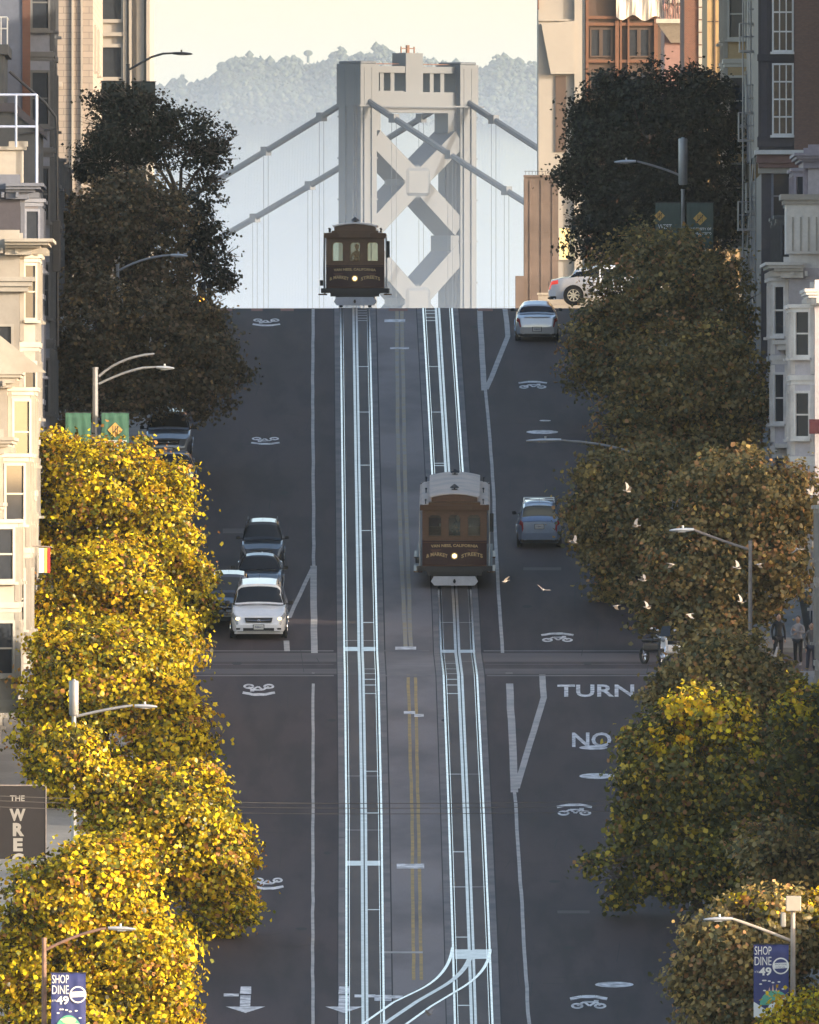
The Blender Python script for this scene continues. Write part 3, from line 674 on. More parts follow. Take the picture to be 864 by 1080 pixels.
carup('sedan',566,Dg(361),col=('silver',(.50,.51,.54),.6),label='silver sedan seen from behind near the top of the hill, right lane',cat='car',wscale=.90,brake=False)
carup('suv',568.5,Dg(579),col=('blue',(.20,.27,.40),.5),label='silver-blue SUV with a white roof rack driving uphill right of the cable car',cat='suv',wscale=.86,rails='white')
cardown('suv',178,Dg(487),col=('gunmetal',(.20,.21,.23),.6),label='dark silver SUV parked under the brown tree, upper of the two parked cars',cat='suv',group='cars parked along the left kerb',wscale=.95)
cardown('sedan',183,Dg(522),col=('paleblue',(.30,.33,.40),.6),label='pale blue-grey sedan parked just above the first golden tree',cat='car',group='cars parked along the left kerb',wscale=.88)
# white sedan on the upper cross street, seen from its side
cx=X(580,1128)+2.35; car('coupe',(cx,1126.5-960,g(1126.5)+.05*(cx-3.2)+.02),(0,math.atan(-.05)*1,0),('white',(.74,.74,.76),0),'white sedan crossing at the hilltop with its red tail light on, seen from the side','car',brake=True).rotation_euler=Euler((math.atan(.05),0,-math.pi/2))
# ------------------------------------------------------------ motor scooter and motorcycle at the right kerb
def motorbike(loc,rz,col,label,scoot):
    e=empty('motor_scooter' if scoot else 'motorcycle',loc,(0,0,rz),label,'scooter' if scoot else 'motorcycle')
    for y,nm in ((-.68,'wheel'),(.68,'wheel')):
        t=MB(); r=.30; t.tube([(r*0+0.0,y+math.cos(a)*r*.84,r+math.sin(a)*r*.84) for a in [i*math.pi/12 for i in range(25)]],.055,8,False); w=t.build(nm,M['black'],e)
        rm=MB(); rm.cyl((0,y,r),(1,0,0),.05,.12,10); [rm.tube([(0,y,r),(0,y+math.cos(a)*.22,r+math.sin(a)*.22)],.012,5) for a in [i*math.pi/3 for i in range(6)]]; rm.build('rim',M['chrome'],w)
    b=MB(); b.bbox(-.16,.16,-.55,.55,.42,.72,.08); b.bbox(-.10,.10,.45,.62,.3,.9,.04); b.build('body',flat('bike_'+col[0],col[1],.35),e)
    s=MB(); s.bbox(-.15,.15,-.65,.15,.74,.85,.05); s.build('seat',M['black'],e)
    f=MB(); f.tube([(-.07,.68,.3),(-.07,.52,.95)],.028,6); f.tube([(.07,.68,.3),(.07,.52,.95)],.028,6); f.build('fork',M['chrome'],e)
    h=MB(); h.tube([(-.36,.36,1.06),(-.15,.48,1.02),(.15,.48,1.02),(.36,.36,1.06)],.018,6); h.build('handlebar',M['black'],e)
    l=MB(); l.ball((0,.62,.90),.09,.07,.09,10,6); l.build('headlight',M['lens'],e,smooth='all')
    m_=MB(); [m_.ball((sx*.33,.40,1.20),.06,.02,.04,8,5) for sx in(-1,1)]; m_.build('wing_mirror',M['chrome'],e)
    if scoot: w_=MB(); w_.add([(-.2,.5,1.0),(.2,.5,1.0),(.16,.38,1.35),(-.16,.38,1.35),(-.2,.51,1.0),(.2,.51,1.0),(.16,.39,1.35),(-.16,.39,1.35)],[(0,1,2,3),(4,7,6,5),(0,4,5,1),(1,5,6,2),(2,6,7,3),(3,7,4,0)]); w_.build('windshield',M['glass'],e)
motorbike((X(690,957),-3.6,g(956.4)+.01),math.pi+.5,('black',(.03,.03,.035)),'black motorcycle parked at the right kerb, front wheel turned to the road',False)
motorbike((X(709,954),-5.2,g(954.8)+.01),math.pi-.5,('white',(.7,.7,.72)),'white scooter with a windshield parked beside the black motorcycle',True)
# pedestrians on the corner
person((X(821,957),-3.5,g(956.5)+.02),.3,('soot',(.014,.014,.016)),('dark',(.02,.02,.025)),('dark',(.02,.015,.012)),'pedestrian in a black jacket, leftmost of three at the right corner',h=1.66)
person((X(842,954),-5.6,g(954.4)+.02),-.4,('pale',(.30,.27,.27)),('ink',(.015,.015,.02)),('brown',(.04,.022,.012)),'pedestrian in a pale top and black trousers, middle of three at the corner','up',h=1.68)
person((X(856,949),-10.6,g(949.4)+.02),.2,('grey',(.13,.12,.12)),('jeans',(.05,.055,.08)),('dark',(.02,.015,.012)),'long-haired pedestrian in a grey top and jeans, rightmost of three','down',True,h=1.66)
# ------------------------------------------------------------ cable cars
def cable_car(loc,rot,label,figure):
    e=empty('cable_car',loc,rot,label,'cable car','cable cars on the hill')     # front faces -Y, origin under the front bumper
    L=8.4; W=1.12
    def b(name,m,f,p=e,smooth=False): mb=MB(); f(mb); return mb.build(name,m,p,smooth=smooth)
    b('underframe',M['darkmetal'],lambda m:(m.box(-1.32,1.32,.12,L-.12,.58,.76),m.box(-.75,.75,.5,L-.5,.30,.58),m.box(-.95,.95,.03,.35,.44,.62)))
    def bump(m):
        m.prismy([(-.82,.24),(-.70,.10),(.70,.10),(.82,.24),(.72,.42),(-.72,.42)],-.10,-.05)
    bo=b('bumper_board',M['bumper'],bump); b('coupler',M['black'],lambda m:(m.cyl((0,-.14,.25),(0,1,0),.05,.12,12),m.box(-.03,.03,-.13,.3,.18,.32)),bo)
    b('bumper_board',M['bumper'],lambda m:m.prismy([(-.82,.24),(-.70,.10),(.70,.10),(.82,.24),(.72,.42),(-.72,.42)],L+.05,L+.10))
    for y in (1.7,L-1.7):
        tr=b('truck',M['black'],lambda m:(m.box(-.62,-.50,y-.8,y+.8,.22,.42),m.box(.50,.62,y-.8,y+.8,.22,.42)))
        for yy in (y-.5,y+.5):
            b('wheel',M['darkmetal'],lambda m:(m.cyl((-.56,yy,.27),(1,0,0),.25,.10,20),m.cyl((.56,yy,.27),(1,0,0),.25,.10,20),m.cyl((0,yy,.27),(1,0,0),.04,1.1,8)),tr)
    # end panels with lettering (both ends)
    for y0,s in ((.0,-1),(L,1)):
        pts=[]; n=12
        def curve_(x): return y0 - s*.0 + s*(.10*(1-(x/W)**2)) if True else 0
        mb=MB()
        xs=[-W+2*W*i/n for i in range(n+1)]
        fr=[(x,curve_(x)) for x in xs]
        poly=fr+[(W,y0-s*.06),(-W,y0-s*.06)]
        if s>0: poly=poly[::-1]
        mb.prism(poly,.76,1.66); pa=mb.build('dash_panel',M['maroon'],e,smooth=True)
        # faded ribbon ornaments + gold words
        def onp(x): return curve_(x)+s*.012
        def word(t,x0,x1,z0,z1,arc=0,m=M['goldleaf']):
            v,f=textmesh(t,1,.025); q=fit(v,x0,x1,z0,z1)
            vs=[((xx if s<0 else -xx),onp(xx),zz+arc*(1-((xx-(x0+x1)/2)/((x1-x0)/2))**2)) for xx,zz in q]
            MB().add(vs,f).build('gold_lettering',m,pa)
        word('VAN NESS, CALIFORNIA',-.82,.82,1.40,1.52,.03)
        word('& MARKET',-.98,-.24,1.05,1.18,.08); word('STREETS',.24,.98,1.05,1.18,.08)
        rb=MB()
        for sg in(-1,1):
            rb.add([(sg*.85,onp(.85)-s*.006,1.36),(sg*.42,onp(.42)-s*.006,1.36),(sg*.62,onp(.62)-s*.006,1.26),(sg*.30,onp(.3)-s*.006,1.22),(sg*.75,onp(.75)-s*.006,1.24)],[(0,1,2,4)])
        rb.build('ribbon_ornament',flat('ribbon',(.12,.055,.04)),pa)
        tr_=MB()
        for z in (.80,1.60): tr_.tube([(x,curve_(x)+s*.005,z) for x in xs],.012,5)
        tr_.build('beading',M['wood'],pa)
        hl=b('headlight',M['brass'],lambda m:m.tube([(0,curve_(0)-s*.02,1.14),(0,curve_(0)+s*.09,1.14)],[.10,.125],16),pa)
        b('lens',M['lampon'] if s<0 else M['lens'],lambda m:m.ball((0,curve_(0)+s*.09,1.14),.082,.035,.082,14,8),hl,'all')
        # apron under the panel
        b('apron',M['darkmetal'],lambda m:m.prismy([(-1.10,.76),(-.95,.56),(.95,.56),(1.10,.76)],min(y0+s*.05,y0-s*.02),max(y0+s*.05,y0-s*.02)))
        # window wall: frame with three openings
        wf=MB(); yA,yB=sorted((y0+s*.0,y0-s*.07))
        ops=[(-.92,-.44),(-.23,.23),(.44,.92)]
        xsb=[-W,-.92,-.44,-.23,.23,.44,.92,W]
        for i in range(0,8,2): wf.box(xsb[i],xsb[i+1],yA,yB,1.66,2.72)
        for a,c in ops: wf.box(a,c,yA,yB,1.66,1.80); wf.box(a,c,yA,yB,2.55,2.72)
        for a,c in ops:      # arched heads
            for (p,q,r_) in ((a,a+.10,1),(c-.10,c,-1)):
                tri=[(p,2.55),(p,2.44),(q,2.55)] if r_>0 else [(q,2.55),(p,2.55),(q,2.44)]
                wf.prismy(tri,yA+.001,yB-.001)
        wo=wf.build('window_wall',M['wood'],e)
        for a,c in ops:
            fr_=MB(); yy=y0+s*.012
            for (p,q,r_,t) in ((a,a+.03,1.80,2.5),(c-.03,c,1.80,2.5),(a+.03,c-.03,1.80,1.83)): fr_.box(p,q,min(yy,y0-s*.08),max(yy,y0-s*.08),r_,t)
            fo=fr_.build('window_frame',flat('darkwood',(.10,.045,.02),.45),wo)
            b('pane',M['cabglass'],lambda m:m.box(a+.03,c-.03,y0-s*.04-.004,y0-s*.04+.004,1.83,2.55),fo)
        b('fascia',flat('darkwood',(.10,.045,.02),.45),lambda m:m.prism([(-1.20,y0-s*.25),(-1.20,y0+s*.05),(-.6,y0+s*.16),(.6,y0+s*.16),(1.20,y0+s*.05),(1.20,y0-s*.25)][::(1 if s>0 else -1)],2.72,2.91))
    # floor, sides
    b('floor',flat('darkwood',(.10,.045,.02),.45),lambda m:m.box(-1.10,1.10,.1,L-.1,.765,.80))
    b('side_panel',M['maroon'],lambda m:(m.box(-1.10,-1.05,2.7,5.7,.80,1.66),m.box(1.05,1.10,2.7,5.7,.80,1.66),m.box(-.55,-.50,.3,2.7,.80,1.5),m.box(.50,.55,.3,2.7,.80,1.5),m.box(-.55,-.50,5.7,8.1,.80,1.5),m.box(.50,.55,5.7,8.1,.80,1.5)))
    def posts(m):
        for sx in (-1.09,1.05):
            for k in range(6): y=2.7+k*.6; m.box(sx,sx+.04,y-.03,y+.03,1.66,2.72)
        m.box(-1.09,-1.05,2.7,5.7,2.55,2.72); m.box(1.05,1.09,2.7,5.7,2.55,2.72)
        for y in (2.7,5.7): m.box(-1.05,-.33,y-.03,y+.03,.80,1.62); m.box(.33,1.05,y-.03,y+.03,.80,1.62); m.box(-.37,-.33,y-.03,y+.03,1.62,2.58); m.box(.33,.37,y-.03,y+.03,1.62,2.58); m.box(-1.05,1.05,y-.03,y+.03,2.58,2.72)
    b('cabin_frame',M['wood'],posts)
    b('bench_seat',M['wood'],lambda m:(m.box(-1.0,-.56,.35,2.6,1.15,1.20),m.box(.56,1.0,.35,2.6,1.15,1.20),m.box(-1.0,-.56,5.8,8.05,1.15,1.20),m.box(.56,1.0,5.8,8.05,1.15,1.20)))
    b('running_board',M['wood'],lambda m:(m.box(-1.42,-1.12,.5,2.7,.50,.55),m.box(1.12,1.42,.5,2.7,.50,.55),m.box(-1.42,-1.12,5.7,7.9,.50,.55),m.box(1.12,1.42,5.7,7.9,.50,.55)))
    for sx in(-1,1):
        for y in (.25,1.4,2.6,5.8,7.0,L-.25):
            b('grab_pole',M['whiterail'],lambda m:m.tube([(sx*1.20,y,.56),(sx*1.22,y,1.4),(sx*1.20,y,2.78)],.022,6))
    # mirrors, steps and side lamps
    b('side_lamp',M['black'],lambda m:(m.bbox(-1.36,-1.23,.1,.16,.86,1.08,.015),m.bbox(1.23,1.36,.1,.16,1.95,2.60,.02)))
    b('front_hood',flat('darkwood',(.10,.045,.02),.45),lambda m:m.box(-.90,.90,-.10,.30,2.911,3.0))
    # roofs
    def lower(m):
        k=8
        prof=[(-1.22,2.83),(-1.15,2.90),(-.80,2.98),(.80,2.98),(1.15,2.90),(1.22,2.83)]
        m.prismy(prof,-.02,L+.02)
    b('roof',M['roofcream'],lower)
    def clere(m): m.box(-.78,.78,.45,L-.45,2.98,3.20)
    co=b('clerestory',M['wood'],clere)
    b('clerestory_window',M['cabglass'],lambda m:[m.box(sx*.782-.004,sx*.782+.004,1+k*.82,1.6+k*.82,3.03,3.15) for sx in(-1,1) for k in range(8)],co)
    def upper(m):
        n=10; st=[(.14,.85,3.17),(.5,.88,3.21),(L-.5,.88,3.21),(L-.14,.85,3.17)]
        vs=[];fs=[]
        for (y,w,z) in st:
            for i in range(n+1):
                t=-1+2*i/n; vs.append((w*t,y,z+.12*(1-t*t)))
            for i in range(n+1):
                t=1-2*i/n; vs.append((w*t,y,z-.03+.12*(1-t*t)))
        q=2*(n+1)
        for j in range(len(st)-1):
            for i in range(q): fs.append((j*q+i,j*q+(i+1)%q,(j+1)*q+(i+1)%q,(j+1)*q+i))
        fs.append(tuple(range(q))); fs.append(tuple(range((len(st)-1)*q,len(st)*q)))
        m.add(vs,fs)
    b('upper_roof',M['roofcream'],upper,e,True)
    b('roof_end_board',M['wood'],lambda m:(m.prismy([(-.80,2.98),(.80,2.98),(.80,3.13),(.4,3.23),(0,3.262),(-.4,3.23),(-.80,3.13)],.22,.44),m.prismy([(-.80,2.98),(.80,2.98),(.80,3.13),(.4,3.23),(0,3.262),(-.4,3.23),(-.80,3.13)],L-.44,L-.22)))
    for y in (1.1,L-1.6):
        b('roof_bell',M['darkmetal'],lambda m:(m.tube([(0,y,3.3),(0,y,3.42)],.03,8),m.tube([(0,y,3.40),(0,y,3.44),(0,y,3.50),(0,y,3.53)],[.16,.14,.06,.02],12),m.obox((0,y,3.35),(1,0,0),(0,1,0),(0,0,1),.10,.03,.015)))
    b('roof_cleat',M['darkmetal'],lambda m:[(m.tube([(sx*1.0,y,2.92),(sx*1.0,y,3.06)],.022,6),m.ball((sx*1.0,y,3.08),.04,.04,.04,6,4)) for sx in(-1,1) for y in (.05,L-.05,L/2)])
    b('grip_lever',M['darkmetal'],lambda m:(m.tube([(-.04,1.1,.8),(-.04,1.0,1.9),(-.04,.98,2.1)],.02,6),m.tube([(.18,1.15,.8),(.12,1.1,2.0)],.02,6),m.tube([(.35,1.2,.8),(.30,1.1,1.7)],.015,6)))
    return e
def glassmat():
    m=bpy.data.materials.new('cab_glass'); m.use_nodes=True; nt=m.node_tree; nt.nodes.clear()
    o=nt.nodes.new('ShaderNodeOutputMaterial'); mx=nt.nodes.new('ShaderNodeMixShader'); fr=nt.nodes.new('ShaderNodeFresnel'); fr.inputs[0].default_value=1.6
    t=nt.nodes.new('ShaderNodeBsdfTransparent'); t.inputs[0].default_value=(.80,.84,.80,1); gl=nt.nodes.new('ShaderNodeBsdfGlossy'); gl.inputs['Roughness'].default_value=.06
    nt.links.new(fr.outputs[0],mx.inputs[0]); nt.links.new(t.outputs[0],mx.inputs[1]); nt.links.new(gl.outputs[0],mx.inputs[2]); nt.links.new(mx.outputs[0],o.inputs[0]); return m
M['cabglass']=glassmat()
Dn=988.3; Df=1105.5
cable_car((TR(Dn)-.0,Dn-960,g(Dn)+.02),(math.atan(.0944),0,-0.0038),'brown and maroon cable car with cream roof halfway up the slope on the right track',0)
cable_car((TL(Df)+.0,Df-960,g(Df)+.02),(math.atan(.0066),0,-0.0032),'brown cable car at the very crest on the left track, against the bridge',0)
gp=person((TR(Dn)+.12,Dn+1.55-960,g(Dn+1.55)+.82),0,('black',(.03,.03,.035)),('dark',(.02,.02,.025)),('dark',(.02,.015,.012)),'cable car operator in dark uniform standing inside the nearer cable car','up',h=1.6)
gp=person((TL(Df)+.08,Df+1.55-960,g(Df+1.55)+.82),0,('black',(.03,.03,.035)),('dark',(.02,.02,.025)),('dark',(.02,.015,.012)),'cable car operator in dark uniform inside the cable car on the crest','up',h=1.66)
# ------------------------------------------------------------ trees
def leafmat(name,gloss=.022,trans=.22):
    m=bpy.data.materials.new(name); m.use_nodes=True; nt=m.node_tree; nt.nodes.clear()
    o=nt.nodes.new('ShaderNodeOutputMaterial'); at=nt.nodes.new('ShaderNodeAttribute'); at.attribute_name='leafcol'
    d=nt.nodes.new('ShaderNodeBsdfDiffuse'); t=nt.nodes.new('ShaderNodeBsdfTranslucent'); g_=nt.nodes.new('ShaderNodeBsdfGlossy'); g_.inputs['Roughness'].default_value=.35
    m1=nt.nodes.new('ShaderNodeMixShader'); m1.inputs[0].default_value=trans; m2=nt.nodes.new('ShaderNodeMixShader'); m2.inputs[0].default_value=gloss
    for s in (d,t): nt.links.new(at.outputs['Color'],s.inputs[0])
    nt.links.new(d.outputs[0],m1.inputs[1]); nt.links.new(t.outputs[0],m1.inputs[2]); nt.links.new(m1.outputs[0],m2.inputs[1]); nt.links.new(g_.outputs[0],m2.inputs[2]); nt.links.new(m2.outputs[0],o.inputs[0]); return m
M['leaf']=leafmat('leaf'); 
PAL={
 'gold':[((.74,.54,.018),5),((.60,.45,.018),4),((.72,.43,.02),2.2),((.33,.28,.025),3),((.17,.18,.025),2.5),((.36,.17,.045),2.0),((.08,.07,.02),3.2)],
 'olive':[((.21,.17,.07),5),((.27,.205,.08),4),((.33,.23,.08),2.4),((.42,.22,.09),1.6),((.10,.10,.045),3.5),((.50,.35,.10),.9)],
 'brown':[((.125,.095,.052),5),((.165,.12,.062),4),((.085,.075,.042),4),((.22,.14,.08),1.8),((.32,.21,.09),.7)],
 'dark':[((.020,.024,.014),5),((.030,.030,.018),4),((.045,.035,.022),1)],
 'ficus':[((.026,.032,.022),5),((.038,.045,.032),4),((.018,.022,.016),4),((.055,.055,.04),.6)],
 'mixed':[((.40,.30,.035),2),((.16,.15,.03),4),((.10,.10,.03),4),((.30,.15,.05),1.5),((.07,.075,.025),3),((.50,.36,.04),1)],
}
rng=np.random.default_rng(11)
def crown(name,blobs,n,size,pal,parent,origin,clump=.42,seed=0,flatness=1.0):
    """blobs: (x,y,z,rx,ry,rz,density) world; leaves in clumps through the volume, denser near the surface"""
    r=np.random.default_rng(seed+5)
    vols=np.array([b[3]*b[5]*b[6] for b in blobs]); cnt=(n*vols/vols.sum()).astype(int)
    P=[];N=[];CID=[]
    for b,c in zip(blobs,cnt):
        nc=max(6,c//38); d=r.normal(size=(nc,3)); d/=np.linalg.norm(d,axis=1)[:,None]
        rad=r.uniform(.10,1.0,nc)**.42; ph=r.uniform(0,6,6); lump=np.sin(4.2*d[:,0]+ph[0])*np.sin(4.6*d[:,2]+ph[1])+.7*np.sin(7.3*d[:,1]+ph[2]+3*d[:,0])*np.sin(6.5*d[:,2]+ph[3]); rad*=r.uniform(.88,1.08,nc)*(1+.15*lump)
        C=np.array(b[:3])+d*rad[:,None]*np.array(b[3:6])
        per=max(1,c//nc); k=np.repeat(np.arange(nc),per)
        cs=clump*r.uniform(.55,1.25,nc)
        off=r.normal(size=(len(k),3))*cs[k][:,None]*np.array([.62,.62,.42])
        P.append(C[k]+off); out=d[k]+r.normal(size=(len(k),3))*.75+np.array([0,0,.35]); N.append(out); CID.append(k+sum(len(x) for x in CID))
    P=np.concatenate(P);N=np.concatenate(N);CID=np.concatenate(CID); N/=np.linalg.norm(N,axis=1)[:,None]
    m=len(P); a=r.normal(size=(m,3)); u=np.cross(N,a); u/=np.linalg.norm(u,axis=1)[:,None]; w=np.cross(N,u)
    s=(size*r.uniform(.6,1.35,m))[:,None]; bend=s*.22*N
    # five-cornered, slightly folded leaf
    v=np.stack([P-w*s*.55, P+u*s*.52-w*s*.05-bend, P+u*s*.28+w*s*.45, P+w*s*.62-bend*.6, P-u*s*.30+w*s*.42, P-u*s*.52-w*s*.08-bend],1)
    v-=np.array(origin); V=v.reshape(-1,3)
    me=bpy.data.meshes.new(name); me.vertices.add(m*6); me.vertices.foreach_set('co',V.ravel())
    # two quads sharing the mid rib
    me.loops.add(m*8); me.polygons.add(m*2)
    base=(np.arange(m)*6)[:,None]; idx=np.concatenate([base+np.array([0,1,2,3]),base+np.array([0,3,4,5])],1).ravel()
    me.loops.foreach_set('vertex_index',idx); me.polygons.foreach_set('loop_start',np.arange(m*2)*4); me.polygons.foreach_set('loop_total',np.full(m*2,4))
    pl=PAL[pal]; pw=np.array([p[1] for p in pl],float); pw/=pw.sum(); pc=np.array([p[0] for p in pl])
    ncl=CID.max()+1; clc=r.choice(len(pl),ncl,p=pw); lc=r.choice(len(pl),m,p=pw); use=r.random(m)<.45; lc=np.where(use,clc[CID],lc)
    col=pc[lc]*r.uniform(.75,1.25,(m,1)); col=np.clip(col,0,.8); col4=np.concatenate([col,np.ones((m,1))],1)
    at=me.attributes.new('leafcol','FLOAT_COLOR','POINT'); at.data.foreach_set('color',np.repeat(col4,6,0).astype(np.float32).ravel())
    me.materials.append(M['leaf']); me.update(); me.validate()
    o=bpy.data.objects.new(name,me); COL.objects.link(o); o.parent=parent; return o
def tree(name,label,D,bpx,blobs,n,pal,size=.19,group=None,trunk_r=.16,seed=0,base=None,lean=0,clump=.42,twigs=1.0,barkm='bark',top=None,tn=0):
    s=F/D; x=X(bpx,D); z=g(D)+(.15 if base is None else 0) if base is None else base
    e=empty(name,(x,D-960,z),(0,0,0),label,'tree',group)
    W=[]
    for b in blobs:
        px,py,rx,ry=b[:4]; dens=b[4] if len(b)>4 else 1.; dy=b[5] if len(b)>5 else random.uniform(-.6,.6)
        W.append((X(px,D),D-960+dy,Z(py,D),rx/s,max(rx/s*.85,1.0) if rx>30 else rx/s,ry/s,dens))
    crown('crown',W,int(n*(1.95 if pal=='gold' else 1.4)),size*(.62 if pal=='gold' else .72),pal,e,(x,D-960,z),seed=seed,clump=clump)
    if top:  # gold leaves put the sunlight on the crown top into the colour
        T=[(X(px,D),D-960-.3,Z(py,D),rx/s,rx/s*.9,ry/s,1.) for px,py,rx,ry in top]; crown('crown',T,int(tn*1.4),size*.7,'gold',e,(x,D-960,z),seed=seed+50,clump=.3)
    # trunk and limbs
    tb=MB(); rr=random.Random(seed+3); cz=min(w[2]-w[5]*.4 for w in W)-z; cz=max(cz,1.6); 
    mid=(lean*.5,0,cz*.55); top=(lean,0,cz)
    tb.tube([(0,0,-.1),(.02,.0,.5),mid,top],[trunk_r*1.35,trunk_r,trunk_r*.85,trunk_r*.7],10)
    for w in W:
        c=Vector((w[0]-x,w[1]-(D-960),w[2]-z)); a=Vector(top); 
        m1=a.lerp(c,.5)+Vector((rr.uniform(-.3,.3),rr.uniform(-.2,.2),rr.uniform(0,.4)))
        tb.tube([a,m1,c],[trunk_r*.55,trunk_r*.36,trunk_r*.22],7)
        for k in range(int(7*twigs)):
            d=Vector((rr.uniform(-1,1),rr.uniform(-.8,.8),rr.uniform(-.5,1))).normalized(); q=c+Vector((d.x*w[3],d.y*w[4],d.z*w[5]))*.93
            st=m1.lerp(c,rr.uniform(.2,1)); mm=st.lerp(q,.55)+Vector((rr.uniform(-.15,.15),0,rr.uniform(-.05,.25)))
            tb.tube([st,mm,q],[trunk_r*.2,trunk_r*.12,.012],5)
            for h in range(2):
                q2=q+Vector((rr.uniform(-.4,.4),rr.uniform(-.3,.3),rr.uniform(-.3,.4))); tb.tube([mm,(mm+q2)/2,q2],[trunk_r*.10,.016,.008],4)
    tb.build('trunk',M[barkm],e,fix=False)
    return e
GL='golden street trees on the left pavement'; GR='olive street trees on the right pavement'
# left, from the crest downhill
tree('dark_tree','black-green lacy tree at the top left, its twigs against the sky',1100,190,[(145,140,56,44,.9),(105,172,30,34,.9),(205,150,40,36,.34),(130,108,40,20,.7),(228,160,20,22,.3),(215,200,24,28,.22)],11500,'dark',.15,seed=1,twigs=3,clump=.34,base=g(1100)+.1)
tree('brown_tree','dark brown tree below the lacy tree, behind the round one',1078,140,[(115,235,60,44),(165,235,40,34),(90,275,34,60),(165,290,45,34),(140,200,45,22)],17000,'brown',.17,seed=2)
tree('sparse_tree','thin tree with scattered leaves at the left end of the crest',1090,200,[(222,248,22,20,.16),(228,282,22,24,.16),(205,225,18,18,.35),(238,298,12,10,.16),(205,262,18,26,.3)],2600,'dark',.17,seed=3,twigs=2.6,clump=.3,trunk_r=.09)
tree('round_tree','broad rounded brown-green tree over the two parked cars on the left',1035,110,[(165,365,78,66),(100,345,48,60),(215,385,44,58),(135,415,60,32),(200,330,36,34),(75,400,26,60)],27000,'brown',.17,seed=4)
tree('golden_tree','golden tree in front of the green banners, uppermost of the golden trees',973,100,[(110,510,74,54),(62,560,36,70),(165,560,50,60),(195,630,34,50),(120,600,60,60),(60,480,28,28),(180,510,26,24)],21000,'gold',.19,GL,seed=5)
tree('golden_tree','golden tree beside the striped flag, second from the top',936,105,[(120,618,66,54),(60,665,40,60),(165,680,50,54),(100,720,60,50)],17000,'gold',.20,GL,seed=6)
tree('golden_tree','golden tree around the grey cylinder-topped lamp post, third from the top',905,110,[(120,715,84,62),(58,770,48,70),(178,775,48,60),(110,840,80,56),(70,690,40,40)],24000,'gold',.20,GL,seed=7)
tree('golden_tree','golden tree bulging over the road right of the dark vertical sign',868,170,[(185,855,62,54),(222,905,50,54),(150,900,66,60),(240,955,34,30,.8),(215,985,34,26,.7),(120,840,44,40),(76,800,34,36)],22000,'gold',.20,GL,seed=8)
tree('golden_tree','golden tree at the bottom left around the blue banner',836,100,[(80,945,76,54),(140,1000,66,62),(35,1010,46,60),(165,1065,44,46),(80,1070,90,50),(110,910,50,30)],26000,'gold',.20,GL,seed=9)
# right
tree('dense_evergreen','huge dense near-black evergreen at the top right behind the green banners',1092,690,[(690,135,72,62),(640,175,48,55),(740,130,44,55),(618,130,24,34),(690,215,84,55),(745,215,42,60),(635,245,44,34),(650,100,34,28),(735,90,30,24),(605,190,18,24)],42000,'ficus',.16,seed=10,clump=.40,trunk_r=.3)
tree('street_tree','olive tree topmost of the right row, below the dark green banners',1052,700,[(695,300,74,58),(640,355,46,52),(755,325,46,62),(690,375,76,48),(625,385,30,34),(700,262,44,26)],26000,'olive',.17,GR,seed=11)
tree('street_tree','brownish olive tree, second of the right row from the top',1010,725,[(722,405,70,62),(670,450,46,56),(775,430,38,62),(715,480,70,46),(760,375,36,34)],23000,'olive',.18,GR,seed=12)
tree('street_tree','olive tree reaching out over the blue SUV, third of the right row',984,668,[(665,545,56,62),(632,500,26,26),(622,545,26,34),(690,500,50,34),(660,610,44,56),(680,660,34,28)],18000,'olive',.18,GR,seed=13)
tree('street_tree','broad brown-olive tree behind the lamp post at the pedestrians, fourth of the right row',966,762,[(780,525,74,50),(738,590,60,66),(805,590,52,66),(750,660,54,40),(835,530,28,40),(700,640,34,34)],28000,'olive',.19,GR,seed=14)
tree('street_tree','small olive tree directly left of the three pedestrians',896,756,[(760,705,54,44),(725,740,44,44),(800,730,50,40),(755,780,70,46)],17000,'olive',.19,GR,seed=15)
tree('street_tree','tree with top leaves coloured gold for sunlight, right of the word painted on the road',874,735,[(752,768,44,44,1.2),(700,830,48,50),(780,830,66,60),(715,900,60,50),(690,800,36,44),(775,910,70,60),(632,912,24,16,.25),(655,940,26,22,.35),(672,880,30,40,.7)],30000,'mixed',.19,GR,seed=16,top=[(750,755,44,34),(768,780,36,30),(725,745,26,20),(700,790,30,24)],tn=3800)
tree('street_tree','tree with top leaves coloured gold for sunlight, cut off by the right edge of the picture',878,862,[(852,765,34,46,1.2),(850,830,44,60),(860,900,60,70)],14000,'mixed',.20,GR,seed=17,top=[(850,745,30,26),(862,765,28,36)],tn=2800)
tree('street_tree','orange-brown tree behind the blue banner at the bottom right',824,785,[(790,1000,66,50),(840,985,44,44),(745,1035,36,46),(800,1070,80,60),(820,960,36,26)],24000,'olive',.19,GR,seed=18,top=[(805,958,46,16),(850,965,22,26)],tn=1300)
tree('street_tree','leafy golden-green treetop in the bottom right corner of the picture',805,862,[(850,1072,30,28),(830,1100,34,34),(870,1130,50,40)],7000,'gold',.19,GR,seed=19)
tree('street_tree','bare-looking twiggy tree between two leafy trees at the right edge',858,835,[(812,905,34,44,.6),(850,920,30,40,.6)],3200,'olive',.18,GR,seed=20,twigs=3)
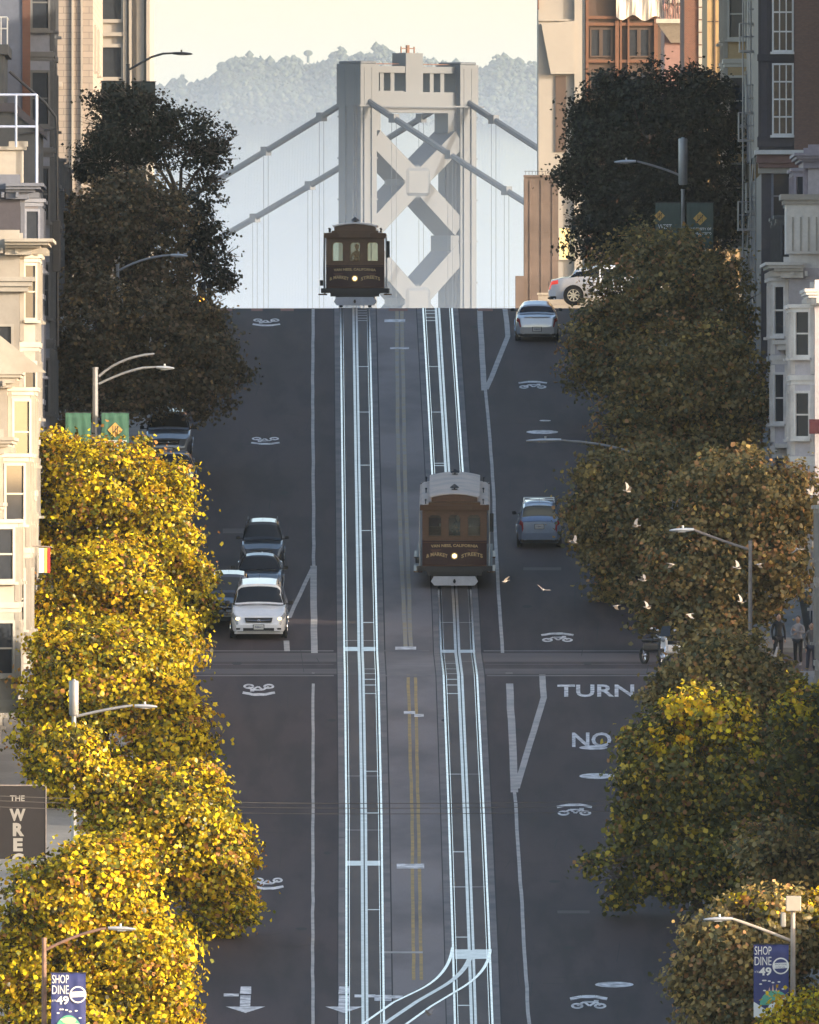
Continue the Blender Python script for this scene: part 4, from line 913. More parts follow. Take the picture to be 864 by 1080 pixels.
# ------------------------------------------------------------ buildings
class Side:
    """local frame of a street house: u towards the street, v away from the camera, w up"""
    def __init__(s,name,label,sg,off,D0,H,cat='building',base=None,x=None):
        s.sg=sg; s.D0=D0; s.x=(xc(D0)+sg*off) if x is None else x; s.z=g(D0) if base is None else base
        s.e=empty(name,(s.x,D0-960,s.z),(0,0,0 if x is not None else .0032),label,cat); s.H=H
    def P(s,u,v,w): return (-s.sg*u,v,w)
    def box(s,u0,u1,v0,v1,w0,w1,mb=None):
        mb=mb or MB(); a,b=sorted((-s.sg*u0,-s.sg*u1)); mb.box(a,b,v0,v1,w0,w1); return mb
    def part(s,name,m,boxes,parent=None,fix=True):
        mb=MB()
        for b in boxes: s.box(*b,mb=mb)
        return mb.build(name,m,parent or s.e,fix=fix)
def window(S,parent,c,right,nrm,w,h,nx=1,ny=2,fm='cream2',gm='glass',fw=.09,sill=True,name='window',hood=False,dep=.10):
    c=Vector(c); r=Vector(right).normalized(); n_=Vector(nrm).normalized(); up=Vector((0,0,1))
    mb=MB(); ob=lambda cx,cz,hx,hz,d,dn=0: mb.obox(c+r*cx+up*cz+n_*(dn+dep/2),r,n_,up,hx,d/2,hz)
    ob(-w/2,0,fw/2,h/2+fw/2,dep); ob(w/2,0,fw/2,h/2+fw/2,dep); ob(0,h/2,w/2-fw/2,fw/2,dep); ob(0,-h/2,w/2-fw/2,fw/2,dep)
    for i in range(1,nx): ob(-w/2+w*i/nx,0,.022,h/2-fw/2,dep*.6)
    for j in range(1,ny): ob(0,-h/2+h*j/ny,w/2-fw/2,.028,dep*.7)
    if sill: ob(0,-h/2-fw,w/2+.1,.045,dep+.14,.04)
    if hood: ob(0,h/2+fw+.03,w/2+.14,.06,dep+.16,.05); ob(0,h/2+fw+.14,w/2+.06,.05,dep+.08,.02)
    f=mb.build(name,M[fm],parent)
    p=MB(); p.obox(c+n_*(dep*.28),r,n_,up,w/2-fw/2,.012,h/2-fw/2); p.build('pane',M[gm],f); return f
def cornice(S,v0,v1,w,m='cream2',out=.55,base=.0,end=True,h=.55,brk=True,depth=.5,mb2='greige'):
    bx=[]
    for (o,z0,z1) in ((out,h*.80,h),(out*.86,h*.62,h*.795),(out*.62,h*.44,h*.615),(out*.35,0,h*.435)):
        bx.append((-depth,base+o,v0-(o if end else 0)*.8,v1,w+z0,w+z1))
    co=S.part('cornice',M[m],bx)
    if brk:
        mb=MB(); n=max(2,int((v1-v0)/.55))
        for i in range(n): vv=v0+.1+(v1-v0-.2)*i/(n-1); S.box(base+out*.35,base+out*.8,vv-.05,vv+.05,w+h*.10,w+h*.43,mb)
        for i in range(3): uu=base-.05-.5*i; S.box(uu-.1,uu,v0-.4,v0,w+h*.1,w+h*.43,mb)
        mb.build('bracket',M[m],co)
    return co
def house(name,label,sg,D0,D1,H,floors,wall,trim,off=12.95,depth=14,bays=((.8,4.6),),bout=.95,bH=None,z_extra=0,endwin=0,party=None,hood=True,winm='glass',x=None,base=None,cout=.5,cbase=0,brk=True,floor0=3.6):
    S=Side(name,label,sg,off,D0,H,x=x,base=base); L=D1-D0; dz=g(D1)-g(D0)
    S.part('wall',M[wall],[(-depth,0,0,L,-2.2,H)])
    if party: S.part('party_wall',M[party],[(-depth+.2,-.3,-.012,.0,-2,H-.02)])
    fh=(H-floor0)/max(1,floors-1)
    S.part('roof',M['roofdark'],[(-depth+.2,-.2,.2,L-.2,H+.0,H+.03)])
    S.part('parapet',M[trim],[(-depth,-depth+.25,0,L,H,H+.5),(-depth+.25,0,0,.25,H,H+.5),(-depth+.25,0,L-.25,L,H,H+.5)])
    cornice(S,0,L,H-.35,trim,out=cout,brk=brk)
    for (b0,b1) in bays:
        bw0=floor0-.2; bt=(bH or H)-.45; c=min(.55,(b1-b0)*.22)
        mb=MB(); poly=[(0,b0),(bout,b0+c),(bout,b1-c),(0,b1)]; poly=[(-sg*u,v) for u,v in poly]
        if sg>0: poly=poly[::-1]
        mb.prism(poly[::-1] if 0 else poly,bw0,bt); bo=mb.build('bay',M[wall],S.e)
        tb=MB()
        def ring(w0,w1,o):
            k=o; pl=[(-.05,b0-k),(bout+k,b0+c-k*.45),(bout+k,b1-c+k*.45),(-.05,b1+k)]; pl=[(-sg*u,v) for u,v in pl]; tb.prism(pl if sg<0 else pl[::-1],w0,w1)
        ring(bw0-.12,bw0+.12,.10); ring(bw0-.3,bw0-.12,.04)
        for k in range(1,floors-0):
            zz=floor0+(k)*fh
            if zz<bt-.3: ring(zz-.16,zz+.02,.09); ring(zz-.30,zz-.16,.04)
        ring(bt,bt+.12,.16); ring(bt-.14,bt,.08)
        tb.build('belt_course',M[trim],bo)
        ln=math.hypot(bout,c); nd=Vector((-sg*c,-bout,0)) ; rt=Vector((-sg*bout,c,0))
        for k in range(floors-1):
            wc=floor0+k*fh+fh*.52; wh=fh*.56
            window(S,S.e,S.P(bout/2,b0+c/2,wc),rt,nd,ln*.66,wh,1,2,trim,winm)
            window(S,S.e,S.P(bout,(b0+b1)/2,wc),(0,1,0),(-sg,0,0),min(1.3,(b1-b0-2*c)*.7),wh,1,2,trim,winm)
            pm=MB()          # slim pilasters on the bay corners
            for (uu,vv) in ((bout-.02,b0+c),(bout-.02,b1-c),(.08,b0+.03)): S.box(uu-.07,uu+.07,vv-.07,vv+.07,floor0+k*fh+.05,floor0+(k+1)*fh-.32,pm)
            pm.build('pilaster',M[trim],bo)
    # windows between the bays and at street level
    free=[]; last=.3
    for (b0,b1) in list(bays)+[(L-.3,L)]:
        if b0-last>1.3: free.append((last+b0)/2)
        last=b1
    for k in range(floors-1):
        wc=floor0+k*fh+fh*.52
        for v in free: window(S,S.e,S.P(0,v,wc),(0,1,0),(-sg,0,0),.95,fh*.56,1,2,trim,winm,hood=hood)
        for i in range(endwin): window(S,S.e,S.P(-1.2-i*2.3,-.012 if party else 0,wc),(1,0,0),(0,-1,0),1.0,fh*.55,1,2,trim,winm,hood=hood)
    S.part('belt_course',M[trim],[(-.1,.10,-.08,L,floor0-.35,floor0-.12)])
    n=max(2,int(L/3.2))
    for i in range(n):
        v=(i+.5)*L/n
        if i==n//2:
            d=S.part('door',M['slate'],[(0,.05,v-.55,v+.55,dz*v/L,dz*v/L+2.3)]); S.part('handle',M['brass'],[(.05,.10,v+.35,v+.42,dz*v/L+1,dz*v/L+1.1)],d)
        else: window(S,S.e,S.P(0,v,1.9+dz*v/L),(0,1,0),(-sg,0,0),1.5,1.6,2,1,trim,winm)
    return S
# ---- left side, lit row
house('victorian_house','cream victorian house at the left edge above the dark vertical sign',-1,905,918,9.6,3,'cream','cream2',bays=((.6,4.2),(7.2,10.8)),off=13.55)
S=house('victorian_house','cream victorian house with tall sash windows beside the striped flag, left edge',-1,919,934,10.4,3,'cream','cream2',bays=((.5,4.5),(8,12)),off=13.35)
SA=house('victorian_house','cream house with a shallow gable above its cornice, left edge',-1,935,945.5,11.1,3,'cream','cream2',bays=((.4,4.6),(6.0,9.8)),off=13.25,hood=True,bout=.85)
# gable + small pediment on that house
mb=MB(); mb.T=None
SA.part('gable',M['cream2'],[(-3.2,.25,-.25,0,10.9,11.0)])
mb=MB(); mb.add([(-.9,-.3,11.25),(1.3,-.3,11.25),(-.4,-.3,12.6),(-.9,-.0,11.25),(1.3,-.0,11.25),(-.4,-.0,12.6)],[(0,1,2),(3,5,4),(0,3,4,1),(1,4,5,2),(2,5,3,0)]); mb.build('gable',M['cream2'],SA.e)
SB=house('victorian_house','tall cream victorian with a heavy double cornice catching the sun, left of the two-armed lamp',-1,969,980,13.6,4,'cream','cream2',bays=((.5,4.4),(6.2,10)),off=13.2,cout=1.15,bout=.6)
window(SB,SB.e,SB.P(-.55,0,9.9),(1,0,0),(0,-1,0),.62,1.9,1,2,'cream2','glass',hood=False)
SB.part('cornice',M['cream2'],[(-3,.55,-.35,6,12.35,12.5),(-3,.42,-.28,6,12.18,12.345),(-3,.30,-.2,6,12.0,12.175)])
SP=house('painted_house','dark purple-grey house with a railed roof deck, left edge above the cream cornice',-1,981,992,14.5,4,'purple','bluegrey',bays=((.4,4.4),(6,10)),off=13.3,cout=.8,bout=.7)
# roof deck railing, chimney and post
def rail(parent,pts,m,r=.035):
    mb=MB()
    for a,b in pts: mb.tube([a,b],r,6)
    return mb.build('roof_railing',M[m],parent)
sg=-1; zt=14.65
rail(SP.e,[((-.9,.2,zt),(-.9,.2,zt+3.1)),((.55,.2,zt-.1),(.55,.2,zt+3.1)),((-.9,.2,zt+3.1),(.55,.2,zt+3.1)),((-.9,.2,zt+2),(.55,.2,zt+2)),((-.15,.2,zt+1.3),(-.15,.2,zt+3.1)),((.55,.2,zt+3.1),(.55,4,zt+3.1)),((.55,4,zt),(.55,4,zt+3.1))],'bluerail',.045)
mb=MB(); mb.bbox(-.95,.1,.5,1.4,zt-.4,zt+1.2,.03); mb.box(-1.05,.2,.4,1.5,zt+1.2,zt+1.32); mb.box(-.4,.25,.45,1.3,zt+1.32,zt+1.5); mb.build('chimney',M['cream2'],SP.e)
mb=MB(); mb.bbox(-1.35,-1.1,-.1,.15,11.5,zt+3.7,.03); mb.tube([(-1.7,.1,11.8),(-1.7,.1,15.6)],.22,8); mb.build('vent_pipe',M['bluegrey'],SP.e)
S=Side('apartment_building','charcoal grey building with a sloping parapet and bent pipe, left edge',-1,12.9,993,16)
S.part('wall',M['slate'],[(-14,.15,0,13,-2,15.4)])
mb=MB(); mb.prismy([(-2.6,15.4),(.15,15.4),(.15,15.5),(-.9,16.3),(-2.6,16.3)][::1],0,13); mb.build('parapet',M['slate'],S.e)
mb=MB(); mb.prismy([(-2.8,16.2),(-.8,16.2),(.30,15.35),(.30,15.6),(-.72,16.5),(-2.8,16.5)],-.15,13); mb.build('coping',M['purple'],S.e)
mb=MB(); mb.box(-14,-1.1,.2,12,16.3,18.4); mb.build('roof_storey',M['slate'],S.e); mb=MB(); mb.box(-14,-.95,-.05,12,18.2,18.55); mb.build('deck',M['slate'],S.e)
rail(S.e,[((-2.6,0,18.55),(-2.6,0,19.5)),((-1.9,0,18.55),(-1.9,0,19.5)),((-1.2,0,18.55),(-1.2,0,19.5)),((-.98,0,18.55),(-.98,0,19.5)),((-2.6,0,19.5),(-.98,0,19.5)),((-2.6,0,19.1),(-.98,0,19.1)),((-1.0,0,19.5),(-1.0,6,19.5))],'whiterail',.03)
for k in range(3): window(S,S.e,(-.9-.0*k,0,3.5+3.6*k),(1,0,0),(0,-1,0),1.1,1.7,2,2,'purple','glass')
window(S,S.e,(-1.9,.2,20.3),(1,0,0),(0,-1,0),1.3,1.4,1,1,'bluegrey','glass'); 
mb=MB(); mb.tube([(-.9,-.15,17.6),(.35,-.15,16.5),(.72,-.15,16.0),(.76,-.15,15.5),(.78,-.15,8)],.05,8); mb.tube([(-.55,-.12,15.4),(.76,-.12,15.6)],.035,6); mb.bbox(.60,.88,-.35,-.05,10.6,12.4,.02); mb.build('conduit',M['darkmetal'],S.e)
S=house('apartment_building','tall blue-grey building with a brick corner at the top left edge',-1,1007,1030,24,7,'bluegrey','slate',bays=((1,5),(12,16)),off=13.4,brk=False)
S.part('brick_corner',M['redbrick'],[(-.1,.18,-.06,.5,-1,23.5)])
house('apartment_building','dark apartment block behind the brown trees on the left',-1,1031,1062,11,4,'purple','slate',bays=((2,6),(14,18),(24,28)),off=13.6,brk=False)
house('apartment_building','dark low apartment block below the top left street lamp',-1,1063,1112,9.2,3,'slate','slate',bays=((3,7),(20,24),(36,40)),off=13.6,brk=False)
# far tall buildings on the left
def slab(name,label,D,x0,x1,ztop,depth,wall,base=None):
    b=g(D)-1 if base is None else base
    e=empty(name,((x0+x1)/2,D-960,b),(0,0,0),label,'building'); w=(x1-x0)/2
    mb=MB(); mb.box(-w,w,0,depth,0,ztop-b); mb.build('wall',M[wall],e); return e,w,b
D=1400; e,w,b=slab('stone_tower','tall pale stone block building with a sunlit golden side, top left behind the trees',D,X(98,D)-16,X(98,D),42,45,'stone')
mb=MB(); mb.box(-w,w+.0,-.35,0,0,2); [mb.box(w-x-.05,w-x+.05,-.14,0,0,42-b) for x in (.55,1.0,3.6)]; mb.build('pilaster',M['stoneplain'],e)
mb=MB(); [mb.box(w-2.6,w-1.5,-.25,0,h,h+.25) for h in (22.5,12)]; mb.build('belt_course',M['stoneplain'],e)
for h in (6,10,14,18,22,26): window(None,e,(w-5.4,0,h),(1,0,0),(0,-1,0),1.5,2.2,2,2,'stoneplain'); window(None,e,(w,6,h),(0,1,0),(1,0,0),1.5,2.2,1,2,'stoneplain'); window(None,e,(w,20,h),(0,1,0),(1,0,0),1.5,2.2,1,2,'stoneplain')
D=1735; sD=F/D; e,w,b=slab('apartment_tower','tall pale tower with stacked windows directly left of the open sky',D,X(158,D)-14,X(158,D),48,30,'stoneplain')
def ex(px): return w-(158-px)/sD
for py0,py1 in ((-46,-8),(-18+0,22),(48,83),(118,150),(180,214)):
    window(None,e,(ex(118),0,Z((py0+py1)/2,D)-b),(1,0,0),(0,-1,0),1.35,abs(py1-py0)/sD,1,1,'stoneplain','glass',fw=.22,dep=.2,sill=False)
mb=MB(); [mb.box(ex(a),ex(c),-d,0,0,48-b) for a,c,d in ((130,134,.35),(136,139,.5),(144,152,.3),(154.5,158,.6),(104,107.5,.5))]; [mb.box(ex(107.5),ex(130),-.3,0,Z(py,D)-b,Z(py-4,D)-b) for py in (38,104,170,240)]; mb.build('pilaster',M['stoneplain'],e)
# ---- right side, houses
house('apartment_building','pale apartment building behind the bottom right trees',1,833,868,10.4,3,'cream','cream2',bays=((1,5),(9,13),(18,22)),off=13.3,depth=24)
house('apartment_building','mauve corner building behind the pedestrians on the right',1,886.5,945.8,11.8,4,'mauve','cream2',bays=((4,8),(16,20),(28,32),(42,46),(51,55)),off=14.4,depth=8)
house('apartment_building','low building behind the golden-topped trees on the right',1,868.5,886,8.4,2,'greige','cream2',bays=((2,6),(10,14)),off=14.0,depth=24)
house('apartment_building','added unseen block along the lower cross street, shading the junction',1,930,945.6,20,6,'greige','cream2',bays=((2,6),(9,13)),off=24,depth=70)  # out of view, added to shade the waiting minivan and the junction
house('apartment_building','low garage-fronted building between the trees at the lower right',1,796,832.5,8.3,2,'greige','cream2',bays=((1,5),(12,16),(24,28)),off=13.4,depth=24)
SL=house('victorian_house','lavender victorian house with a small red awning at the right edge',1,969,979,11.9,4,'palemauve','paletrim',bays=((.3,3.9),(5.5,9)),off=13.9,bout=.75,cout=.35)
mb=MB(); k=8
vs=[];
for i in range(k+1):
    t=math.pi/2*i/k
    for x in (.75,1.3): vs.append((x-0,-.1-.35*math.sin(t),7.15+.5*math.cos(t)))
mb.add([(v[0]-.95,v[1],v[2]) for v in vs],[(2*i,2*i+1,2*i+3,2*i+2) for i in range(k)]); mb.build('awning',M['redawn'],SL.e)
SV=house('victorian_house','cream and grey victorian with a deep bracketed cornice and iron balcony at the right',1,1004,1016,9.8,3,'palemauve','paletrim',bays=((.5,4.4),(6.5,10.6)),off=13.6,bout=.55,cout=.85,endwin=0)
for k,(h,hh) in enumerate(((8.0,1.3),(5.4,1.5),(3.3,1.4))): window(SV,SV.e,(.95,0,h),(1,0,0),(0,-1,0),.62,hh,1,2,'paletrim','glass',hood=False,fw=.16)
SV.part('belt_course',M['paletrim'],[(-2.4,.55,-.35,1,7.1,7.25),(-2.4,.42,-.28,1,6.9,7.095),(-2.4,.5,-.3,1,3.45,3.6)])
mb=MB(); mb.box(-.1,2.4,-.2,3.5,10.3,12.2); mb.build('roof_parapet',M['paletrim'],SV.e); mb=MB(); mb.box(-.3,2.4,-.35,3.5,12.2,12.4); mb.box(-.2,2.4,-.28,3.5,12.05,12.195); [mb.box(.1+.28*i,.16+.28*i,-.23,-.2,10.4,11.6) for i in range(8)]; mb.build('roof_trim',M['greige'],SV.e)
mb=MB(); mb.box(.55,1.6,-.55,-.5,4.6,4.7); mb.box(.55,1.6,-.55,0,4.55,4.6); mb.box(.55,1.6,-.55,-.5,5.5,5.56); [mb.box(.58+.12*i,.60+.12*i,-.54,-.52,4.6,5.5) for i in range(9)]; mb.build('iron_balcony',M['darkmetal'],SV.e)
mb=MB(); mb.tube([(1.35,-.5,9.9),(1.35,-.5,10.9),(2.4,-.5,10.9)],.04,6); mb.tube([(1.75,-.5,9.9),(1.75,-.5,10.9)],.04,6); mb.build('roof_railing',M['darkmetal'],SV.e)
house('painted_house','narrow lavender house behind the right victorian',1,1017,1027,12.6,4,'palemauve','mauve',bays=((.5,4),(6,9.5)),off=14.5,bout=.45,brk=False)
# brick building with dark bay
D=1050; s=F/D; bx=X(838,D)
e=empty('brick_building',(bx,D-960,g(D)),(0,0,0.0),'tall brown brick building with a dark bay window stack at the top right','building')
zt=24.5-g(D)
mb=MB(); mb.box(0,22,0,40,-3,zt); mb.build('wall',M['brownbrick'],e)
u=lambda px:(px-838)/s
bo=MB(); bo.box(u(800.5),-.002,.4,38,Z(160,D)-g(D),zt-1); bo=bo.build('bay',M['purple'],e)
mb=MB(); [mb.box(u(799),u(839.5)-.06,.30,.4,Z(y1,D)-g(D),Z(y0,D)-g(D)) for y0,y1 in ((57,64),(144,155),(-40,-33))]; [mb.box(u(a),u(c),.33,.4,Z(155,D)-g(D),zt-1) for a,c in ((800,803),(809,812.5))]; mb.build('belt_course',flat('darkpurple',(.05,.045,.055)),bo)
for y0,y1 in ((-30,55),(66,143)): window(None,e,((u(815)+u(837))/2,.34,(Z(y0,D)+Z(y1,D))/2-g(D)),(1,0,0),(0,-1,0),21/s,abs(y1-y0)/s-.1,3,4,'whiterail','glass',fw=.07)
window(None,e,((u(815)+u(837))/2,.34,Z(176,D)-g(D)),(1,0,0),(0,-1,0),.7,1.0,1,1,'whiterail')
mb=MB(); mb.box(u(796),u(856),-1.2,.3,Z(163,D)-g(D),Z(158.5,D)-g(D)); mb.build('cornice',M['whiterail'],e)
mb=MB(); mb.box(u(798),u(853),-1.0,.25,Z(172,D)-g(D),Z(163.2,D)-g(D)); mb.box(u(800),u(845),-.9,.25,Z(177,D)-g(D),Z(172.2,D)-g(D)); mb.build('frieze',M['pink'],e)
mb=MB(); mb.box(u(800),u(850),-.8,.25,Z(183,D)-g(D),Z(177.2,D)-g(D)); mb.build('belt_course',M['cream2'],e)
mb=MB(); mb.box(u(803),u(850),-.6,36,-2,Z(183.2,D)-g(D)); mb.build('lower_wall',M['purple'],e)
for k in range(3): window(None,e,(u(826),-.6,2.5+3.0*k),(1,0,0),(0,-1,0),.8,1.7,1,2,'bluegrey')
# fire escape
D=1066; s=F/D; e=empty('fire_escape',(X(799,D),D-960,g(D)),(0,0,0),'pale iron fire escape with stacked landings left of the dark bay windows','fire escape')
for (px,py) in ((790,24),(781,53),(788,118),(780,147),(788,222),(779.5,241),(786,300)):
    x0=(px-800.5)/s; z=Z(py,D)-g(D); mb=MB(); mb.box(x0,.1,-.6,.9,z-.08,z)
    top=z+1.0
    for a,b in (((x0+.03,-.58,top),(.1,-.58,top)),((x0+.03,-.58,z),(x0+.03,-.58,top)),((x0+.03,-.58,top),(x0+.03,.88,top)),((x0+.03,.88,z),(x0+.03,.88,top)),((x0+.03,-.58,z+.5),(.1,-.58,z+.5))): mb.tube([a,b],.025,5)
    n=int(abs(x0)/.11)
    for i in range(n): mb.tube([(x0+.03+i*.11,-.58,z),(x0+.03+i*.11,-.58,top)],.012,4)
    mb.build('landing',M['greymetal'],e)
mb=MB()
for px in (783.5,791.5,796.5): mb.tube([((px-799)/s,-.62,-1),((px-799)/s,-.62,20)],.028,5)
mb.tube([(-.62,.2,2),(-.1,.5,9)],.03,5); mb.build('stringer',M['greymetal'],e)
# ochre building, brick tower, clad building, concrete tower, brownstone
D=1150; s=F/D; e,w,b=slab('ochre_building','tall ochre-yellow panelled building behind the dark evergreen, top right',D,X(746,D),X(746,D)+16,34,20,'ochre')
mb=MB(); [mb.box(-w+(px-746)/s-.03,-w+(px-746)/s+.03,-.05,0,0,34-b) for px in (775,783,766-12)]; [mb.box(-w,w,-.04,0,Z(py,D)-b,Z(py-1,D)-b) for py in (23,95,165,240)]; mb.build('panel_joint',M['brownwall'],e)
window(None,e,(-w+.9,0,Z(60,D)-b),(1,0,0),(0,-1,0),.01+.5,1.2,1,2,'ochre')
for k in range(4): window(None,e,(-w+1.9+k*2.2,0,5),(1,0,0),(0,-1,0),1.1,1.7,2,2,'cream2')
D=1250; s=F/D; e,w,b=slab('brick_tower','narrow red brick tower with pale corner quoins, top right',D,X(722,D),X(722,D)+14,40,20,'redbrick')
mb=MB(); [mb.box(-w+15/s-.0,-w+(21+4*(i%2))/s,-.08,0,i*.55,i*.55+.5) for i in range(56)]; mb.build('quoin',M['cream2'],e)
for k in range(7): window(None,e,(w-2,0,4+k*4),(1,0,0),(0,-1,0),1.1,1.8,1,2,'cream2')
D=1330; s=F/D; e,w,b=slab('apartment_building','pale building with a scrolled balcony between the clad tower and the brick tower',D,X(701,D),X(701,D)+10,30,20,'pink')
mb=MB(); z=Z(45,D)-b; mb.add([(-w-.35,-1.2,z+.9),(-w+1.1,-1.2,z+.9),(-w+1.1,-.2,z),(-w+.3,-.2,z),(-w-.35,0,z+.9),(-w+1.1,0,z+.9),(-w+1.1,0,z),(-w+.3,0,z)],[(0,1,2,3),(4,7,6,5),(0,4,5,1),(1,5,6,2),(2,6,7,3),(3,7,4,0)]); mb.box(-w-.4,-w+1.15,-1.3,0,z+.9,z+1.1); mb.build('balcony',M['greige'],e)
mb=MB(); zz=z+1.1
for i in range(12): mb.tube([(-w-.35+i*.125,-1.25,zz),(-w-.35+i*.125+.08*math.sin(i*2.3),-1.25,zz+1.1)],.02,4)
mb.tube([(-w-.38,-1.25,zz+1.1),(-w+1.1,-1.25,zz+1.1)],.03,5); mb.build('iron_railing',M['darkmetal'],e)
mb=MB(); [mb.ball((-w+.0+i*.22,-1.0,zz+.55+.25*math.sin(i*4)),.13,.1,.2,7,5) for i in range(5)]; mb.build('balcony_flower',flat('dustypink',(.45,.25,.22)),e)
window(None,e,(-w+.9,0,z+3.2),(1,0,0),(0,-1,0),1.2,2.4,2,2,'cream2')
D=1650; s=F/D; e,w,b=slab('clad_building','brown glazed building half wrapped with a white tarp, top right of the concrete tower',D,X(617,D),X(617,D)+22,48,25,'brownwall')
mb=MB(); U=lambda px:-w+(px-617)/s
for a,c in ((618,621),(649,653),(654,656),(690,694),(662,664)): mb.box(U(a),U(c),-.3,0,0,48-b)
for py in (-30,20,27,66,110,150): mb.box(U(618),U(700),-.25,0,Z(py,D)-b,Z(py,D)-b+.18)
mb.build('frame',M['orangeframe'],e)
for py in (-20,45,90,135):
    for px in (628,640,668,680): window(None,e,(U(px),-.02,Z(py,D)-b),(1,0,0),(0,-1,0),.55,1.6,1,1,'brownwall','glass',sill=False)
mb=MB(); n=14; vs=[];fs=[]
for j in range(6):
    for i in range(n+1): vs.append((U(650+48*i/n),-.5-.08*math.sin(i*1.3+j),Z(18+(3*math.sin(i*.9)+2*(i/n)) if j==0 else 18-j*16,D)-b))
for j in range(5):
    for i in range(n): fs.append((j*(n+1)+i,j*(n+1)+i+1,(j+1)*(n+1)+i+1,(j+1)*(n+1)+i))
mb.add(vs,fs); mb.add([(v[0],v[1]+.04,v[2]) for v in vs],[f[::-1] for f in fs]); mb.build('tarpaulin',M['tarp'],e)
D=2050; s=F/D; e,w,b=slab('concrete_tower','pale plain concrete tower directly right of the open sky beside the bridge',D,X(568,D),X(568,D)+16,52,22,'concretewall')
U=lambda px:-w+(px-568)/s
mb=MB(); mb.add([(U(571),-.02,Z(25,D)-b),(U(606),-.02,Z(22,D)-b),(U(606),-.6,Z(22,D)-b),(U(571),-.6,Z(25,D)-b),(U(581),-.02,Z(78,D)-b),(U(606),-.02,Z(78,D)-b),(U(606),-.6,Z(78,D)-b),(U(581),-.6,Z(78,D)-b)],[(0,1,2,3),(4,7,6,5),(0,4,5,1),(1,5,6,2),(2,6,7,3),(3,7,4,0)]); mb.box(U(606),U(616),-.4,0,0,52-b); mb.box(U(568),U(606),-.2,0,Z(22,D)-b,Z(20,D)-b); mb.build('projecting_slab',M['concretewall'],e)
mb=MB(); mb.box(U(586),U(597),-.12,0,Z(160,D)-b,Z(80,D)-b); mb.build('recess_shade_panel',M['brownwall'],e)  # dark raised panel stands in for the shade of a recess
window(None,e,(U(602),-.1,Z(257,D)-b),(1,0,0),(0,-1,0),1.7,2.3,2,1,'greymetal','yellowglass',fw=.06,sill=False)
mb=MB(); mb.box(U(567.3),U(568.6),-.5,.4,Z(10,D)-b,52-b); mb.build('corner_pipe',M['redbrick'],e)
D=1900; s=F/D; e,w,b=slab('brownstone_building','weathered brown block building with a flat parapet, right of the bridge tower',D,X(553,D),X(589,D),Z(187,D),10,'brownstone')
mb=MB(); mb.box(-w-.05,w+.05,-.1,.3,Z(187,D)-b,Z(184.5,D)-b); mb.box(-w-.58,-w+.0,-.3,5,0,Z(291,D)-b); mb.build('parapet',M['brownstone'],e)
mb=MB(); [mb.tube([(-w+.1+i*.22,.1,Z(184,D)-b),(-w+.1+i*.22,.1,Z(180,D)-b)],.015,4) for i in range(10)]; mb.tube([(-w,.1,Z(180.5,D)-b),(w,.1,Z(180.5,D)-b)],.015,4); mb.build('roof_railing',M['darkmetal'],e)
mb=MB(); [mb.box(-w+.35+.75*i,-w+.42+.75*i,-.05,0,0,Z(190,D)-b) for i in range(3)]; [mb.box(-w,w,-.04,0,Z(py,D)-b,Z(py-1.2,D)-b) for py in (215,245,275,300)]; mb.build('belt_course',M['brownstone'],e)
S=Side('garden_wall','low pale wall behind the white sedan at the hilltop',1,10.2,1140,2,'wall',base=g(1140)); 
mb=MB(); mb.box(-4.4,9,0,.4,-.1,.55); mb.build('wall',M['cream'],S.e); mb=MB(); mb.box(-4.45,9,-.05,.45,.55,.63); mb.build('coping',M['cream2'],S.e)
house('apartment_building','building behind the dark evergreen at the top right',1,1092,1114,17,5,'ochre','cream2',bays=((2,6),(11,15)),off=13.6,depth=18,brk=False)
house('shade_block','added unseen block shading the brick building, behind the right-hand houses',1,1005,1045,44,13,'greige','cream2',bays=((4,9),(16,21),(30,35)),off=30,depth=30,brk=False)  # unseen block, added only to keep the brick building in shade
house('apartment_building','dark building between the lavender house and the brick building',1,1028,1048,10,3,'purple','slate',bays=((2,6),(11,15)),off=14.6,depth=22,brk=False)
house('apartment_building','added unseen tall block between the right victorians, shading the upper left houses',1,969,1003,30,9,'greige','cream2',bays=((2,6),(11,15)),off=16.6,depth=26,brk=False)  # out of view, added so its shadow covers the upper left houses
M['green2']=mat('faded_green_banner',(.07,.10,.085),.7,var=.15,scale=3,stretch=(4,4,.6))
M['rustpost']=mat('weathered_brown_post',(.20,.12,.09),.7,var=.3,scale=4); M['rustgrey']=mat('weathered_grey_post',(.26,.22,.20),.7,var=.25,scale=4); M['palepost']=two_scale(mat('pale_post',(.50,.44,.38),.6,var=.1,scale=4),3,(.30,.2,.15),.6,(1,1,.3))
